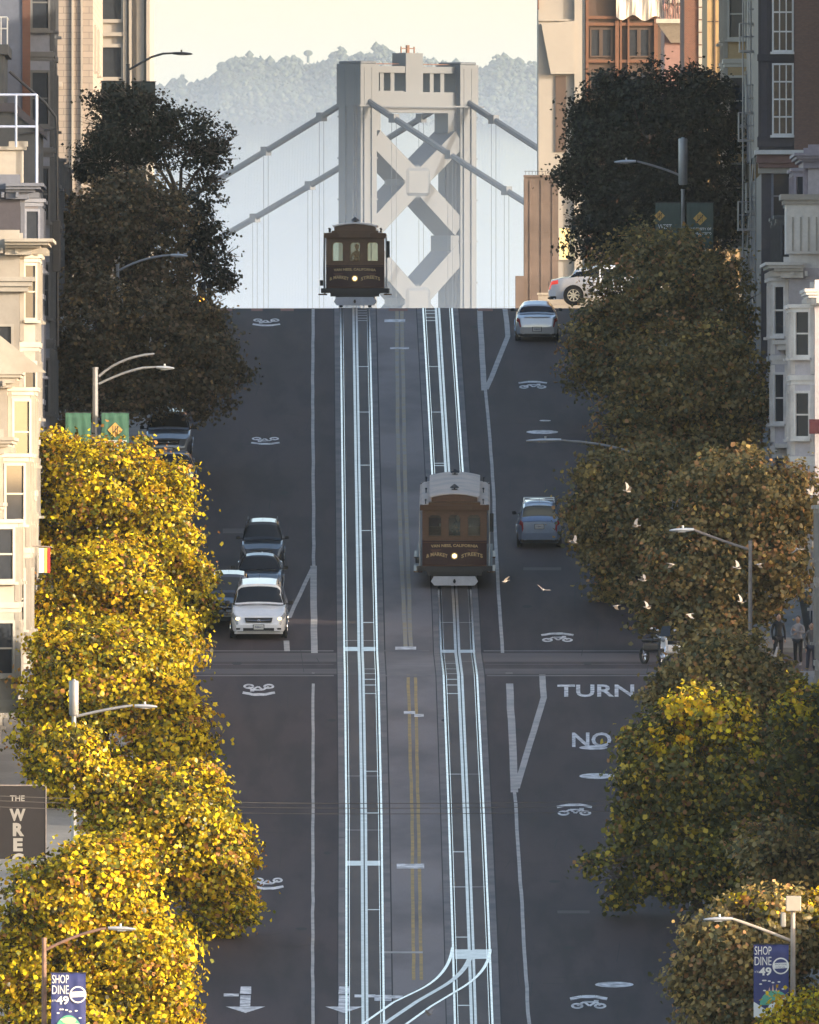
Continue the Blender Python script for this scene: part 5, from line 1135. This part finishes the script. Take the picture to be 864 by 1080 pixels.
# ------------------------------------------------------------ street lamps
def lamp(D,px,pytop,arms,label,m='greymetal',cyl=None,r=.085,extra=None,headm='lamphead'):
    s=F/D; z0=g(D)+.15; x=X(px,D); e=empty('street_lamp',(x,D-960,z0),(0,0,0),label,'street lamp')
    q=lambda a,b:((a-px)/s,0,Z(b,D)-z0)
    mb=MB(); h=Z(pytop,D)-z0; mb.tube([(0,0,0),(0,0,.5),(0,0,h)],[r*1.25,r*1.1,r*.8],10); mb.cyl((0,0,.1),(0,0,1),r*2,.3,12); mb.cyl((0,0,h),(0,0,1),r*.95,.05,10); mb.build('pole',M[m],e)
    for pts,head in arms:
        a=MB(); a.tube([q(*p) for p in pts],[.045]*(len(pts)-1)+[.035],7); a.build('arm',M[m],e)
        if head:
            hx,hy,L,sg=head; p=Vector(q(hx,hy)); hb=MB(); n=8
            st=[(0,.05,.045),(.25,.10,.06),(.6,.13,.065),(.9,.10,.04),(1,.03,.02)]; vs=[];fs=[]
            for (t,wy,wz) in st:
                for k in range(n): an=2*math.pi*k/n; vs.append((p.x+sg*t*L/s,wy*math.cos(an),p.z+wz*math.sin(an)-t*.03))
            for j in range(len(st)-1):
                for k in range(n): fs.append((j*n+k,j*n+(k+1)%n,(j+1)*n+(k+1)%n,(j+1)*n+k))
            fs.append(tuple(range(n))); fs.append(tuple(range((len(st)-1)*n,len(st)*n))); hb.add(vs,fs)
            hb.cyl((p.x+sg*.45*L/s,0,p.z+.09),(0,0,1),.035,.08,8); ho=hb.build('lamp_head',M[headm],e,smooth=True)
            lb=MB(); lb.box(p.x+sg*.5*L/s-.12,p.x+sg*.5*L/s+.12,-.08,.08,p.z-.085,p.z-.065); lb.build('lens',M['lens'],ho)
    if cyl:
        c0,c1,rr=cyl; mb=MB(); mb.tube([(0,0,Z(c1,D)-z0),(0,0,Z(c1,D)-z0+.06),(0,0,Z(c0,D)-z0-.03),(0,0,Z(c0,D)-z0)],[rr*.8,rr,rr,rr*.9],16); mb.tube([(0,0,Z(c0,D)-z0),(0,0,Z(c0,D)-z0+.05)],[rr*.5,rr*.3],10); mb.build('antenna_housing',M['greymetal'],e,smooth=True)
    if extra: extra(e,q,s)
    return e
def arcp(a,b,c,n=7): return [((1-t)**2*a[0]+2*t*(1-t)*b[0]+t*t*c[0],(1-t)**2*a[1]+2*t*(1-t)*b[1]+t*t*c[1]) for t in [i/n for i in range(n+1)]]
lamp(1105,135,68,[([(135,74),(160,60),(172,56.5),(182,56)],(182,56,21,1))],'dark street lamp reaching over the lacy tree against the sky, top left','darkmetal',headm='darkmetal')
lamp(1070,124,279,[(arcp((126,285),(150,271),(180,269)),(180,269,18,1))],'street lamp with a thin arm buried in the brown tree, above the amber signal')
lamp(978,100.5,388,[(arcp((104,397),(126,376),(163,373)),None),(arcp((104,405),(130,392),(150,388))+[(166,387)],(165,387.5,19,1))],'sunlit street lamp with two arms above the golden trees, beside green banners','greymetal',r=.12)
lamp(879,78,722,[(arcp((79,756),(110,748),(140,744)),(142,744.5,24,1))],'lamp post with a grey cylinder top poking out of the golden trees','greymetal',cyl=(718,755,.15))
lamp(805,46.5,990,[(arcp((48,1002),(80,985),(112,979)),(114,979,29,1))],'reddish-brown lamp post with the blue banner at the bottom left','rustpost',r=.085)
lamp(1075,720.5,200,[(arcp((718,185),(700,177),(672,170)),(671,170,23,-1))],'street lamp with a tall grey cylinder before the dense evergreen, top right',cyl=(146,195,.17))
lamp(1013,758,386,[(arcp((757,387),(735,368),(710,363)),(712,363,20,-1))],'street lamp whose arm shows through the second tree of the right row')
lamp(990,690,486,[(arcp((688,490),(664,468),(592,464.5)),(592,464,37,-1))],'street lamp stretching its long arm over the road below the upper bicycle symbol')
lamp(916,791.5,571,[(arcp((789,579),(760,570),(730,558)),(732,558.5,26,-1))],'street lamp standing clear of the leaves above the pedestrians, right side','rustgrey',r=.075)
def boxes(e,q,s):
    mb=MB(); a=q(829,961); b=q(845,945); mb.bbox(a[0],b[0],-.2,.2,a[2],b[2],.02); mb.build('utility_box',M['cream2'],e)
    mb=MB(); a=q(823.5,978); b=q(829,962); mb.bbox(a[0],b[0],-.1,.1,a[2],b[2],.04); mb.build('antenna',M['cream2'],e)
lamp(815,836.5,962,[(arcp((834,992),(800,978),(772,969)),(773,969,31,-1))],'pale lamp post with a square box on top at the bottom right','palepost',extra=boxes,r=.085)
# ------------------------------------------------------------ banners
def banner(D,px0,px1,py0,py1,m,label,design=None,cat='banner',name='banner',group=None):
    s=F/D; cx=(px0+px1)/2; e=empty(name,(X(cx,D),D-960-.02,Z(py1,D)),(0,0,0),label,cat,group); w=(px1-px0)/2/s; h=(py1-py0)/s
    n=10; vs=[];fs=[]
    for y in (0,.02):
        for j in range(9):
            for i in range(n+1): vs.append((-w+2*w*i/n, y+.018*math.sin(i*1.9+.4*j), h*j/8))
    k=(n+1)*9
    for j in range(8):
        for i in range(n): fs.append((j*(n+1)+i,j*(n+1)+i+1,(j+1)*(n+1)+i+1,(j+1)*(n+1)+i)); fs.append((k+j*(n+1)+i,k+(j+1)*(n+1)+i,k+(j+1)*(n+1)+i+1,k+j*(n+1)+i+1))
    for i in range(n): fs.append((i,k+i,k+i+1,i+1)); fs.append((8*(n+1)+i,8*(n+1)+i+1,k+8*(n+1)+i+1,k+8*(n+1)+i))
    mb=MB(); mb.add(vs,fs); c=mb.build('cloth',M[m],e,smooth='all')
    r=MB(); [r.tube([(-w-.03,0,z),(w+.03,0,z)],.018,6) for z in (0,h)]; r.build('rod',M['darkmetal'],e)
    if design: design(e,c,w,h)
    return e
def txt(s,parent,x0,x1,z0,z1,m,y=-.035,name='lettering',bold=.02,vertical=False):
    v,f=textmesh(s,1,bold); q=fit(v,x0,x1,z0,z1); return MB().add([(a,y,b) for a,b in q],f).build(name,M[m],parent)
def disc(parent,x,z,rx,rz,m,y=-.034,n=24,name='emblem',a0=0,a1=2*math.pi):
    pts=[(x+rx*math.cos(a0+(a1-a0)*i/n),y,z+rz*math.sin(a0+(a1-a0)*i/n)) for i in range(n+(0 if a1-a0>6 else 1))]; return MB().add(pts,[tuple(range(len(pts)))]).build(name,M[m],parent)
def diamond(parent,x,z,r):
    MB().add([(x,-.034,z-r),(x+r,-.034,z),(x,-.034,z+r),(x-r,-.034,z)],[(0,1,2,3)]).build('emblem',M['gold'],parent)
    mb=MB()
    for k in range(-1,2):
        mb.add([(x-r*.5+k*r*.28,-.037,z-r*.5+abs(k)*0+ (k*r*.28)),(x-r*.42+k*r*.28,-.037,z-r*.58+(k*r*.28)),(x+r*.5+k*r*.0,-.037,z+r*.42),(x+r*.42,-.037,z+r*.5)],[(0,1,2,3)]) if k==0 else None
        mb.add([(x+k*r*.3-.012,-.037,z-r*.55),(x+k*r*.3+.012,-.037,z-r*.55),(x+k*r*.3+.012,-.037,z+r*.55),(x+k*r*.3-.012,-.037,z+r*.55)],[(0,1,2,3)])
    mb.build('emblem_lines',M['darkmetal'],parent)
def univ(word1='UNIVERSITY OF',word2='SAN FRANCISCO'):
    def f(e,c,w,h):
        diamond(c,0,h-.60,.26)
        txt(word1,c,-w*.85,w*.85,h-1.05,h-.95,'white'); txt(word2,c,-w*.85,w*.85,h-1.22,h-1.12,'white')
    return f
banner(977.7,107,136,435,490,'green','green banner with a gold diamond and white lettering, right of the sunlit pole',univ())
banner(977.7,69,96,435,490,'green','plain green banner half left of the sunlit pole with two arms')
def west(e,c,w,h):
    diamond(c,-.32,h-.5,.2); txt('WEST',c,-w*.8,w*.3,h-1.0,h-.82,'white')
banner(1074.7,691.5,718,213.5,262,'green2','grey-green banner lettered in white, left of the cylinder-topped pole',west)
banner(1074.7,724.5,752.5,213.5,262,'green2','grey-green banner with a gold diamond, right of the cylinder-topped pole',univ())
banner(1104.7,107,131.5,85.5,115,'greendk','near-black banner left of the topmost left lamp post'); banner(1104.7,139,164,86,115,'greendk','near-black banner right of the topmost left lamp post')
def shop(kind):
    def f(e,c,w,h):
        H=h; g1=-w*.94; g2=w*.02
        txt('SHOP',c,g1,g2,H-.30,H-.06,'white',bold=.0); txt('DINE',c,g1,g2,H-.60,H-.36,'white',bold=0.); txt('49',c,g1+.12,g2,H-.90,H-.66,'white',bold=.03); txt('IN THE',c,g1,g1+.11,H-.82,H-.76,'white',bold=0)
        disc(c,w*.55,H-.62,.24,.24,'white'); disc(c,w*.55,H-.62,.20,.20,'navy',-.036); MB().add([(w*.55-.2,-.038,H-.70),(w*.55+.2,-.038,H-.68),(w*.55+.2,-.038,H-.52),(w*.55-.2,-.038,H-.54)],[(0,1,2,3)]).build('emblem',M['white'],c)
        txt('SHOP DINE',c,w*.55-.17,w*.55+.17,H-.60,H-.555,'navy',-.040,bold=0); txt('LOCAL',c,w*.55-.14,w*.55+.14,H-.675,H-.63,'navy',-.040,bold=0)
        rr=random.Random(4)
        for i in range(8): disc(c,rr.uniform(-w*.7,w*.8),H-1.0-rr.uniform(0,.35),.045,.022,'white',n=8)
        if kind==0:
            disc(c,0,H-1.95,w*.9,.75,'mint',-.033,a0=0,a1=math.pi); disc(c,.02,H-1.35,.2,.09,'peach',-.036); disc(c,.14,H-1.5,.22,.08,'peach',-.037)
        else:
            disc(c,.1,0.35,w*.85,.42,'mint',-.033,a0=0,a1=math.pi)
            MB().add([(-w,-.036,0),(w,-.036,0),(w,-.036,.30),(w*.2,-.036,.42),(-w*.3,-.036,.22),(-w,-.036,.45)],[(0,1,2,3,4,5)]).build('emblem',M['white'],c)
            MB().add([(-w*.2,-.038,.25),(w*.98,-.038,.55),(w*.98,-.038,.62),(-w*.1,-.038,.36)],[(0,1,2,3)]).build('emblem',M['white'],c)
            for dx,hh in ((-.05,.12),(.05,.2),(.15,.1)): MB().add([(dx-.03,-.038,.75),(dx+.03,-.038,.75),(dx,-.038,.75+hh)],[(0,1,2)]).build('emblem',M['peach'],c)
    return f
banner(804.7,54,90.5,1026,1104,'navy','blue shopping banner at the bottom left corner in front of golden leaves',shop(0)); banner(814.7,795,832,996,1073,'navy','blue shopping banner with a green hill picture at the bottom right',shop(1))
# dark vertical sign
D=889; s=F/D; e=empty('blade_sign',(X(22,D),D-960,Z(960,D)),(0,0,0),'dark brown vertical bar sign with pale lettering at the left edge','sign')
x0,x1=(-26-22)/s,(48-22)/s; h=(960-829)/s
mb=MB(); mb.bbox(x0,x1,0,.25,0,h,.02); bo=mb.build('sign_box',M['signbrown'],e); mb=MB(); mb.box(x0-.02,x1+.02,-.02,.27,h,h+.04); mb.box(x1,x1+.03,-.02,.27,0,h); mb.build('edge_strip',M['rustgrey'],bo)
Y=lambda py:(960-py)/s; U=lambda px:(px-22)/s
txt('THE',bo,U(10.5),U(26),Y(845),Y(839),'cream2',-.01)
for ch,a,b,c,d in (('W',10,27,853,866),('R',13.5,25.5,868,882),('E',14,24,884,898),('C',12.5,25,900,914),('K',13,25,916,930)): txt(ch,bo,U(a),U(c*0+b),Y(d),Y(c),'cream2',-.01,bold=.05)
# flag
D=930; s=F/D; e=empty('flag',(X(47,D),D-960,Z(604,D)),(0,0,0),'hanging flag with white, yellow and red stripes on a horizontal pole, left edge','flag')
mb=MB(); mb.tube([(-1.25,0,(604-574)/s),(.2,0,(604-577)/s)],.022,6); mb.ball((.22,0,(604-577)/s),.03,.03,.03); mb.build('pole',M['rustgrey'],e)
for a,b,m in ((-6,0,'white'),(0,3,'yellowflag'),(3,6,'redflag')):
    mb=MB(); mb.obox(((a+b)/2/s,0,13/s),(1,.12,0),(0,1,0),(0,0,1),(b-a)/2/s-.001,.01,13/s); mb.build('stripe',M[m],e)
# traffic signal
D=1080; s=F/D; e=empty('traffic_signal',(X(216,D),D-960,g(D)+.15),(0,0,0),'small traffic signal showing amber among sparse leaves at the left of the crest','traffic signal')
zz=lambda py:Z(py,D)-g(D)-.15
mb=MB(); mb.tube([(0,0,0),(0,0,zz(296))],.05,8); mb.build('pole',M['darkmetal'],e)
mb=MB(); mb.bbox(-.26,.02,-.2,.05,zz(320),zz(297),.03); mb.bbox(.06,.26,-.1,.15,zz(316),zz(300),.03); ho=mb.build('signal_head',M['black'],e)
for py,m in ((301,'seam'),(308,'seam'),(315.5,'amber')): mb=MB(); mb.ball((-.12,-.21,zz(py)),.095,.03,.095,12,6); mb.build('lens',M[m],ho,smooth='all'); mb=MB(); mb.tube([(-.12+.11*math.cos(t),-.26,zz(py)+.11*math.sin(t)) for t in [math.pi*i/8 for i in range(9)]],.015,4); mb.build('visor',M['black'],ho)
# overhead wires
for (ya,ym,yb,nm) in ((838.5,850,838,'top'),(843.5,855,843,'middle'),(850,861,849,'lowest')):
    D=882; pts=[(-60,(ya-2)),(0,ya),(280,ym-.5),(560,ym-2),(864,yb),(930,yb-3)]
    e=MB(); xs=[i*33-60 for i in range(31)]; P=[]
    A=-60;B=930
    for x in xs:
        t=(x-A)/(B-A); base=lerp(ya-2,yb-3,t); P.append((X(x,D)+ (0),D-960+(x-432)*.004,Z(base+4*(ym-(ya+yb)/2)*t*(1-t),D)))
    tag(e.tube(P,.011,5).build('overhead_wire',M['wire']),{'top':'highest of the three thin wires strung across the street','middle':'middle one of the three thin wires strung across the street','lowest':'lowest of the three thin wires strung across the street'}[nm],'wire','overhead wires')
# ------------------------------------------------------------ birds
def bird(px,py,D,flap,yaw,roll,m,label,sc=1.0):
    e=empty('pigeon',(X(px,D),D-960,Z(py,D)),(.15,roll,yaw),label,'bird','birds flying over the right side'); e.scale=(sc,sc,sc)
    b=MB(); b.tube([(0,-.20,.01),(0,-.17,.012),(0,-.13,0),(0,-.02,-.015),(0,.08,0),(0,.15,.01)],[.006,.026,.038,.062,.045,.015],10); b.add([(-.02,.12,.01),(.02,.12,.01),(.07,.27,.01),(-.07,.27,.01),(-.02,.12,.018),(.02,.12,.018),(.07,.27,.018),(-.07,.27,.018)],[(0,3,2,1),(4,5,6,7),(0,1,5,4),(1,2,6,5),(2,3,7,6),(3,0,4,7)])
    b.add([(-.01,-.195,.01),(.01,-.195,.01),(0,-.235,.0),(0,-.195,.02)],[(0,1,2),(0,2,3),(1,3,2)])
    b.build('body',M[m],e,smooth=True)
    for sg in(-1,1):
        w=MB(); st=[(0.03,-.09,.07,0),(.16,-.12,.05,.16*flap),(.30,-.05,.07,.30*flap),(.40,.06,.10,.34*flap)]
        vs=[]
        for (x,y0,y1,z) in st: vs+= [(sg*x,y0,z),(sg*x,y1+.02,z)]
        vs+=[(v[0],v[1],v[2]+.008) for v in vs]; n=8
        fs=[(2*i,2*i+1,2*i+3,2*i+2) for i in range(3)]+[(n+2*i,n+2*i+2,n+2*i+3,n+2*i+1) for i in range(3)]+[(0,2,n+2,n),(2,4,n+4,n+2),(4,6,n+6,n+4),(1,n+1,n+3,3),(3,n+3,n+5,5),(5,n+5,n+7,7),(6,7,n+7,n+6)]
        w.add(vs,fs); w.build('wing',M['bird_white' if (sg>0 or m=='bird_white') else 'bird_grey'],e)
    return e
BL=[((533,613),'wings raised, just right of the nearer cable car'),((573,622),'over the bare road right of the nearer cable car'),((605,572),'pale, directly below the blue SUV'),((650,639),'low and leftmost before the olive trees'),((678,612),'white with wings up, in front of the olive tree'),((683,641),'grey with spread wings, below the white one'),((708,595),'pale, below the head of the clear street lamp'),((727,648),'white, just above the small olive tree'),((778,599),'dim, left of the clear lamp post'),((801,595),'white, right of the clear lamp post'),((782,635),'wings raised, beside the foot of the clear lamp post'),((662,518),'bright, upper left near the blue SUV'),((671,555),'pale and level with the blue SUV'),((841,579),'tiny, near the right edge'),((817,692),'white, before the small olive tree by the pedestrians'),((855,521),'pale orange-lit, highest at the right edge'),((453,1070),'brown, over the crossover rails at the bottom')]
rb=random.Random(9)
for i,((px,py),t) in enumerate(BL):
    m='bird_grey' if i in (8,) else 'bird_white'
    bird(px,py,850+rb.uniform(-6,25) if py<1000 else 838,rb.choice([.75,1.1,.35,-.4]),rb.uniform(-2.4,2.4),rb.uniform(-.5,.5),m,'flying pigeon, '+t,.55)
# ------------------------------------------------------------ bay bridge
D0=4200; sb=F/D0; ph=math.radians(42); bc=Vector((X(430,D0),D0-960,-93))
e=empty('suspension_bridge',bc,(0,0,ph),'grey suspension bridge tower with cross braces and main cables rising behind the crest','bridge')
# local: x = across (legs), y = along the bridge away from camera
hs=9.9; zr=lambda py:Z(py,D0)+93
LW,LD=3.2,4.9
for sg in(-1,1):
    x=sg*hs; mb=MB()
    mb.box(x-LW/2,x+LW/2,-LD/2,LD/2,0,zr(70)); 
    for yy in (-LD/2,LD/2): mb.box(x-LW/2+.5,x-LW/2+1.2,yy-.25,yy+.25,0,zr(72)); mb.box(x+LW/2-1.2,x+LW/2-.5,yy-.25,yy+.25,0,zr(72))
    for xx in (x-LW/2,x+LW/2): mb.box(xx-.25,xx+.25,-1.6,-.7,0,zr(72)); mb.box(xx-.25,xx+.25,.7,1.6,0,zr(72))
    mb.box(x-LW/2-.2,x+LW/2+.2,-LD/2-.2,LD/2+.2,zr(112),zr(68)); mb.bbox(x-LW/2,x+LW/2,-LD/2,LD/2,zr(68),zr(65),.15)
    mb.build('tower_leg',M['bridge'],e)
for sg in(-1,1):
    x=sg*hs; mb=MB(); z=zr(560)
    while z<zr(120): mb.box(x-LW/2-.12,x+LW/2+.12,-LD/2-.12,LD/2+.12,z,z+.22); z+=6.1
    mb.tube([(x+sg*(LW/2+.35),-1.2,zr(560)),(x+sg*(LW/2+.35),-1.2,zr(112))],.12,4); mb.build('plate_joint',M['bridge'],e)
mb=MB(); a,b=-hs+LW/2,hs-LW/2
mb.box(a,b,-1.6,1.6,zr(119),zr(97)); mb.box(a,b,-1.4,1.4,zr(77),zr(70)); mb.box(-1.7,1.7,-1.5,1.5,zr(97),zr(56)); 
for x in (-6.0,-3.9,3.9,6.0): mb.box(x-.38,x+.38,-1.0,1.0,zr(97),zr(77))
mb.box(a,-1.7,-1.2,1.2,zr(97),zr(96)); mb.box(-12.4,12.4,-3.2,-2.7,zr(113),zr(111.5)); mb.box(a,a+1.6,-1.5,1.5,zr(150),zr(119)); mb.box(b-1.6,b,-1.5,1.5,zr(140),zr(119)); mb.build('portal_strut',M['bridge'],e)
mb=MB(); [mb.tube([(x,0,zr(56)),(x,0,zr(49))],.12,5) for x in (-1.3,0,1.3)]; mb.tube([(-1.4,0,zr(51)),(1.4,0,zr(51))],.08,5); mb.tube([(0,0,zr(56)),(0,0,zr(47.5))],.3,6); mb.tube([(a,0,zr(67.5)),(-1.7,0,zr(67.5))],.07,5); mb.tube([(1.7,0,zr(67.5)),(b,0,zr(67.5))],.07,5); mb.build('beacon_mast',M['orangeframe'],e)
def brace(z_top,z_mid,z_bot):
    mb=MB()
    for sg in(-1,1):
        for (za,zb_,xa,xb) in ((z_top,z_mid,a,0),(z_bot,z_mid,a,0)):
            p=Vector((sg*(a),0,za)); q=Vector((0,0,zb_)); d=(q-p); L=d.length; d.normalize(); nz=d.cross(Vector((0,1,0))).normalized()
            mb.obox((p+q)/2,d,(0,1,0),nz,L/2,2.3,1.45)
    mb.bbox(-2.9,2.9,-2.5,2.5,z_mid-2.6,z_mid+2.6,1.0); return mb.build('cross_brace',M['bridge'],e)
brace(zr(146),zr(192),zr(240)); brace(zr(268),zr(318),zr(370)); brace(zr(392),zr(440),zr(490))
for py in (262,386): mb=MB(); mb.box(a,a+1.7,-2.2,2.2,zr(py+4),zr(py-14)); mb.box(b-1.7,b,-2.2,2.2,zr(py+4),zr(py-14)); mb.build('gusset',M['bridge'],e)
# main cables and hangers
deck=zr(540)-25
for sg in(-1,1):
    x=sg*hs
    for dr,y1,slope in ((-1,130,.455),(1,210,.41)):
        mb=MB(); P=[]
        for i in range(25):
            t=i/24*y1; z=zr(100)-slope*t+.00035*t*t; P.append((x,dr*t,z))
        mb.tube(P,.48,7); ca=mb.build('main_cable',M['bridge'],e)
        hb=MB(); t=8
        while t<y1-2:
            z=zr(100)-slope*t+.00035*t*t
            for dd in(-.5,.5): hb.tube([(x,dr*(t+dd),z),(x,dr*(t+dd),deck)],.045,4,False)
            hb.obox((x,dr*t,z),(1,0,0),(0,1,0),(0,0,1),.55,.6,.65)
            t+=9.14*1.35
        h=hb.build('hanger_cables',M['hangers'] if 'hangers' in M else M['bridge'],ca,fix=False)
mb=MB(); mb.box(-hs-1,hs+1,-600,700,deck-6,deck); mb.build('deck',M['bridge'],e)
mb=MB(); mb.box(-16,16,-9,9,0,10); mb.build('pier',M['concretewall'],e)
# ------------------------------------------------------------ hills beyond the bay
def ridge(D,profile,name,depth,seed,tree_h,kind='structure'):
    r=random.Random(seed); mb=MB(); s=F/D
    xs=[]; px=-900
    while px<1760: xs.append(px); px+=3
    top=[]
    for px in xs:
        y=interp(profile,px); top.append(Z(y,D))
    n=len(xs); rows=[(0,-95,0),(depth*.25,None,.35),(depth*.6,None,.8),(depth,None,1.0),(depth*1.6,None,.75),(depth*2.6,-95,0)]
    vs=[]
    for (dy,zz,fr) in rows:
        for i,px in enumerate(xs):
            z=-95 if zz is not None else -95+(top[i]+95)*fr*(1 if fr==1 else 1+.06*math.sin(i*.05+dy))
            vs.append((X(px,D),D-960-depth+dy,z))
    fs=[(j*n+i,j*n+i+1,(j+1)*n+i+1,(j+1)*n+i) for j in range(len(rows)-1) for i in range(n-1)]
    mb.add(vs,fs); o=tag(mb.build(name,M['hill'],fix=False),kind='structure')
    # woodland along and below the ridge as one mass of leafy clumps
    P=[];R=[]
    for i in range(30000):
        px=r.uniform(150,640); fr=.02+.13*r.random()**1.8; y=interp(profile,px); zt=Z(y,D); dy=-depth*.75*fr*1.0
        z=zt-(zt+95)*.42*fr+r.uniform(-2,4)+tree_h*r.uniform(.0,.65)*(1 if math.sin(px*.11)+math.sin(px*.043+2)>-.3 else .2); P.append((X(px,D),D-960+dy-r.uniform(0,40),z)); R.append(tree_h*r.uniform(.07,.19))
    c=[(1,0,0),(-1,0,0),(0,1,0),(0,-1,0),(0,0,1),(0,0,-1)]; of=[(0,2,4),(2,1,4),(1,3,4),(3,0,4),(2,0,5),(1,2,5),(3,1,5),(0,3,5)]
    tb=MB()
    for p,q in zip(P,R): tb.add([(p[0]+a[0]*q*r.uniform(.7,1.4),p[1]+a[1]*q,p[2]+a[2]*q*r.uniform(.7,1.4)) for a in c],of)
    tag(tb.build('far_woodland',M['hillwood'],fix=False,smooth='all'),'far-off wooded ridge fading in haze behind the bridge','woodland',kind='stuff')
M['hillwood']=mat('hill_wood',(.035,.05,.03),.95,var=.3,scale=.02)
PROF=[(-900,140),(0,130),(150,100),(200,82),(240,66),(262,60),(290,66),(330,60),(385,48),(420,56),(470,70),(530,60),(560,68),(640,90),(900,120),(1760,160)]
ridge(9000,[(a,b+19) for a,b in PROF],'hills',500,3,7)
M['mast']=M['darkmetal']
D=8900; mb=MB(); e=empty('water_tower',(X(325,D),D-960,Z(66,D)),(0,0,0),'tiny water tower standing above the hazy ridge','tower'); mb.tube([(0,0,0),(0,0,Z(56,D)-Z(66,D))],.5,6); mb.build('stem',M['hillwood'],e); mb=MB(); mb.ball((0,0,Z(56,D)-Z(66,D)),1.5,1.5,1.0,10,6); mb.build('tank',M['hillwood'],e)
# ------------------------------------------------------------ air
def volmat(name,dens,col=(.86,.89,.93),an=0.0):
    m=bpy.data.materials.new(name); m.use_nodes=True; nt=m.node_tree; nt.nodes.clear(); o=nt.nodes.new('ShaderNodeOutputMaterial'); v=nt.nodes.new('ShaderNodeVolumePrincipled')
    v.inputs['Color'].default_value=(*col,1); v.inputs['Density'].default_value=dens; v.inputs['Anisotropy'].default_value=an; nt.links.new(v.outputs[0],o.inputs['Volume']); return m
HAZE_D=1.3e-5; MIST_F=.0011; MIST_B=.00055
o=MB().box(-2600,2600,-1100,10900,-99,230).build('haze',volmat('haze_air',HAZE_D,(.72,.86,1.0),0)); tag(o,kind='stuff')
def bank(name,label,Da,Db,z0,dens,y_top_far=True):
    mb=MB(); a,b=Da-960,Db-960; poly=[(a,-92),(b,-92),(b,z0)] ; mb.prismx(poly,-1800,1800); o=mb.build(name,volmat(name,dens,(.56,.70,.92),0)); tag(o,label,'mist',kind='stuff')
bank('bay_mist','low pale mist over the bay around the bridge tower',2950,4020,62,MIST_F)
bank('far_mist','pale mist bank lying before the wooded hills',4500,8300,165,MIST_B)
# ------------------------------------------------------------ sky, sun, camera
SUN_EL=14.0; SUN_AZ=64.0; SKY=.14; SUNS=2.7; EXPO=1.35
w=bpy.data.worlds.new('World'); SC.world=w; w.use_nodes=True; nt=w.node_tree; bg=nt.nodes['Background']; sk=nt.nodes.new('ShaderNodeTexSky'); sk.sky_type='NISHITA'; sk.sun_disc=False
sk.sun_elevation=math.radians(SUN_EL); sk.sun_rotation=math.radians(180-SUN_AZ); sk.air_density=1.0; sk.dust_density=3.0; sk.ozone_density=1.0; sk.altitude=50
tc=nt.nodes.new('ShaderNodeTexCoord'); sp=nt.nodes.new('ShaderNodeSeparateXYZ'); nt.links.new(tc.outputs['Generated'],sp.inputs[0])
cr=nt.nodes.new('ShaderNodeValToRGB'); nt.links.new(sp.outputs[2],cr.inputs[0]); cr.color_ramp.interpolation='EASE'
cr.color_ramp.elements[0].position=0; cr.color_ramp.elements[0].color=(3.05,3.05,3.45,1); cr.color_ramp.elements[1].position=.42; cr.color_ramp.elements[1].color=(1,1,1,1)
e1=cr.color_ramp.elements.new(.06); e1.color=(2.6,2.5,2.55,1); e2=cr.color_ramp.elements.new(.18); e2.color=(1.7,1.5,1.3,1)
mu=nt.nodes.new('ShaderNodeMix'); mu.data_type='RGBA'; mu.blend_type='MULTIPLY'; mu.inputs[0].default_value=1; nt.links.new(sk.outputs[0],mu.inputs[6]); nt.links.new(cr.outputs[0],mu.inputs[7])
nt.links.new(mu.outputs[2],bg.inputs[0]); bg.inputs[1].default_value=SKY
sl=bpy.data.lights.new('sun','SUN'); sl.energy=SUNS; sl.angle=math.radians(.5); sl.color=(1,.86,.68); so=bpy.data.objects.new('sun',sl); COL.objects.link(so)
el,az=math.radians(SUN_EL),math.radians(SUN_AZ); sd=Vector((math.cos(el)*math.sin(az),-math.cos(el)*math.cos(az),math.sin(el)))
so.rotation_euler=sd.to_track_quat('Z','Y').to_euler(); so.location=sd*200
cam=bpy.data.cameras.new('camera'); co=bpy.data.objects.new('camera',cam); COL.objects.link(co); SC.camera=co
co.location=(0,-960,0); co.rotation_euler=(math.pi/2,0,0); cam.sensor_fit='HORIZONTAL'; cam.sensor_width=36; cam.lens=F/864*36; cam.clip_start=1; cam.clip_end=60000
SC.render.resolution_x=819; SC.render.resolution_y=1024
SC.view_settings.view_transform='Standard'; SC.view_settings.look='None'; SC.view_settings.gamma=1; SC.view_settings.exposure=EXPO; SC.view_settings.use_curve_mapping=False
try: SC.cycles.max_bounces=6; SC.cycles.diffuse_bounces=3; SC.cycles.glossy_bounces=3; SC.cycles.volume_bounces=1; SC.cycles.volume_step_rate=5
except Exception: pass
